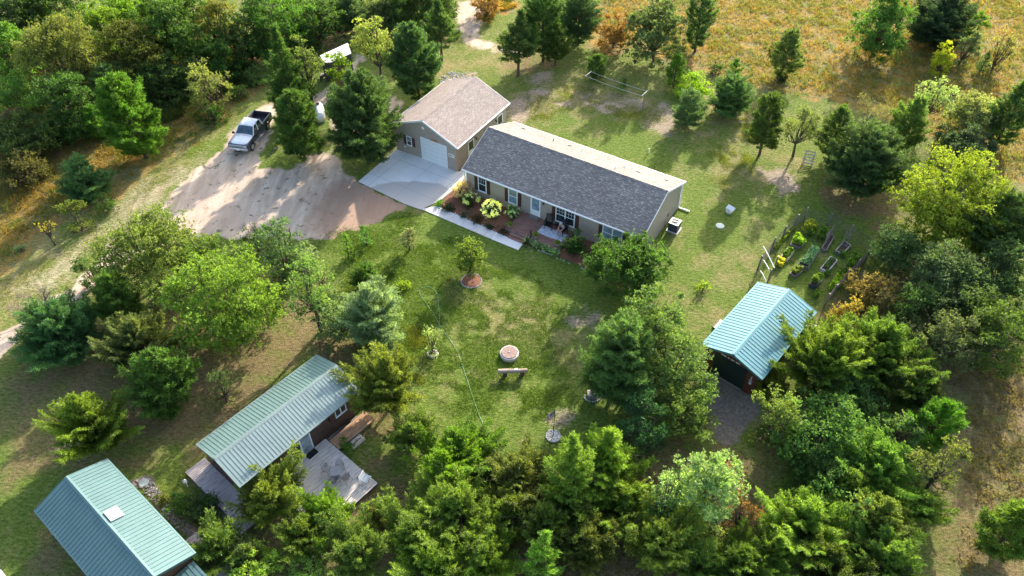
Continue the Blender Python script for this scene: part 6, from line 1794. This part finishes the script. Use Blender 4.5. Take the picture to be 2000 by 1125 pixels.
# ------------------------------------------------------------------ meadow grass, weeds and forest floor (nobody could count them)
def grass(name, polys, n, h, wd, colr, seed, label, thresh=0.0, excl=(), k=3, spread=.45):
    rs = np.random.RandomState(seed); out = []
    for poly in polys:
        bb = np.array(poly); lo = np.maximum(bb.min(0), [-75, 12]); hi = np.minimum(bb.max(0), [75, 108])
        P = rs.rand(n * 3, 2) * (hi - lo) + lo; P = P[pip(P, poly)]; P = P[sdist(P, poly) > rs.rand(len(P)) * 1.6 + 4.0 * vnoise(P, .5, seed + 21) - 1.0]
        v = vnoise(P, .55, seed) * .6 + vnoise(P, 1.7, seed + 3) * .4; P = P[v > thresh]; out.append(P[:n])
    P = np.concatenate(out)
    # only where the camera could look
    X = P[:, 0]; Y = P[:, 1]; P = P[(np.abs(X) < 24 + .62 * Y)]
    V = np.column_stack([P, np.full(len(P), .02)]); hh = .6 + .8 * vnoise(P, .8, seed + 9)
    m_ = len(V); D = unit(rs.randn(m_, 3) * spread + np.array([0, 0, 1.0]))
    V = np.repeat(V, k, 0); V[:, :2] += rs.randn(len(V), 2) * .10; D = unit(np.repeat(D, k, 0) + rs.randn(m_ * k, 3) * .35); D[:, 2] = np.abs(D[:, 2])
    L_ = (h * np.repeat(hh, k) * rs.uniform(.5, 1.2, m_ * k))[:, None]; s_ = unit(np.cross(D, rs.randn(m_ * k, 3))) * wd
    T_ = np.clip(np.repeat(vnoise(P, 1.4, seed + 5), k) * .35 + .12 + rs.randn(m_ * k) * .06, 0, 1)
    W_ = np.stack([V - s_, V + s_, V + D * L_], 1).reshape(-1, 3)
    o = np_mesh(name, W_, np.arange(len(W_)).reshape(-1, 3), 'leaf'); a = o.data.attributes.new('tint', 'FLOAT', 'FACE'); a.data.foreach_set('value', T_.astype(np.float32))
    o.color = (*colr, 1); tag(o, label, None, kind='stuff'); return o


grass('meadow_grass', FIELD, 22000, .40, .028, (.235, .155, .042), 11, 'tall golden dry grass of the wild field', .30)
grass('meadow_grass', FIELD, 20000, .42, .028, (.13, .155, .055), 12, 'green weeds between the golden grass of the wild field', .44)
grass('underbrush', [NEEDLE[8], NEEDLE[9], gp([(330, 240), (520, 150), (520, 110), (420, 130), (300, 220)])], 12000, .75, .055, (.07, .095, .035), 13, 'green undergrowth on the floor of the left forest', .25, k=4, spread=.9)
grass('weeds', [gp([(300, 300), (420, 235), (520, 165), (520, 130), (440, 175), (380, 220), (290, 280)])], 3500, .55, .05, (.11, .15, .05), 14, 'leafy green weeds along the verge of the lane', .2, k=4, spread=.8)
grass('ground_litter', [NEEDLE[2], NEEDLE[3], NEEDLE[7]], 5000, .22, .030, (.16, .13, .065), 15, 'dry brownish ground cover under the right hand and bottom trees', .40, spread=.9)
grass('rough_grass', [PALE[4], PALE[3], PALE[0], LUSH[3]], 9000, .10, .022, (.17, .19, .05), 16, 'short rough grass of the verges and the back lawn', .35)
grass('lawn_grass', [gp([(560, 470), (790, 402), (1010, 495), (1150, 560), (1140, 760), (1180, 860), (900, 880), (700, 720), (640, 560)])],
      34000, .080, .020, (.085, .14, .020), 17, 'short mown lawn grass with paler tufts', .30)
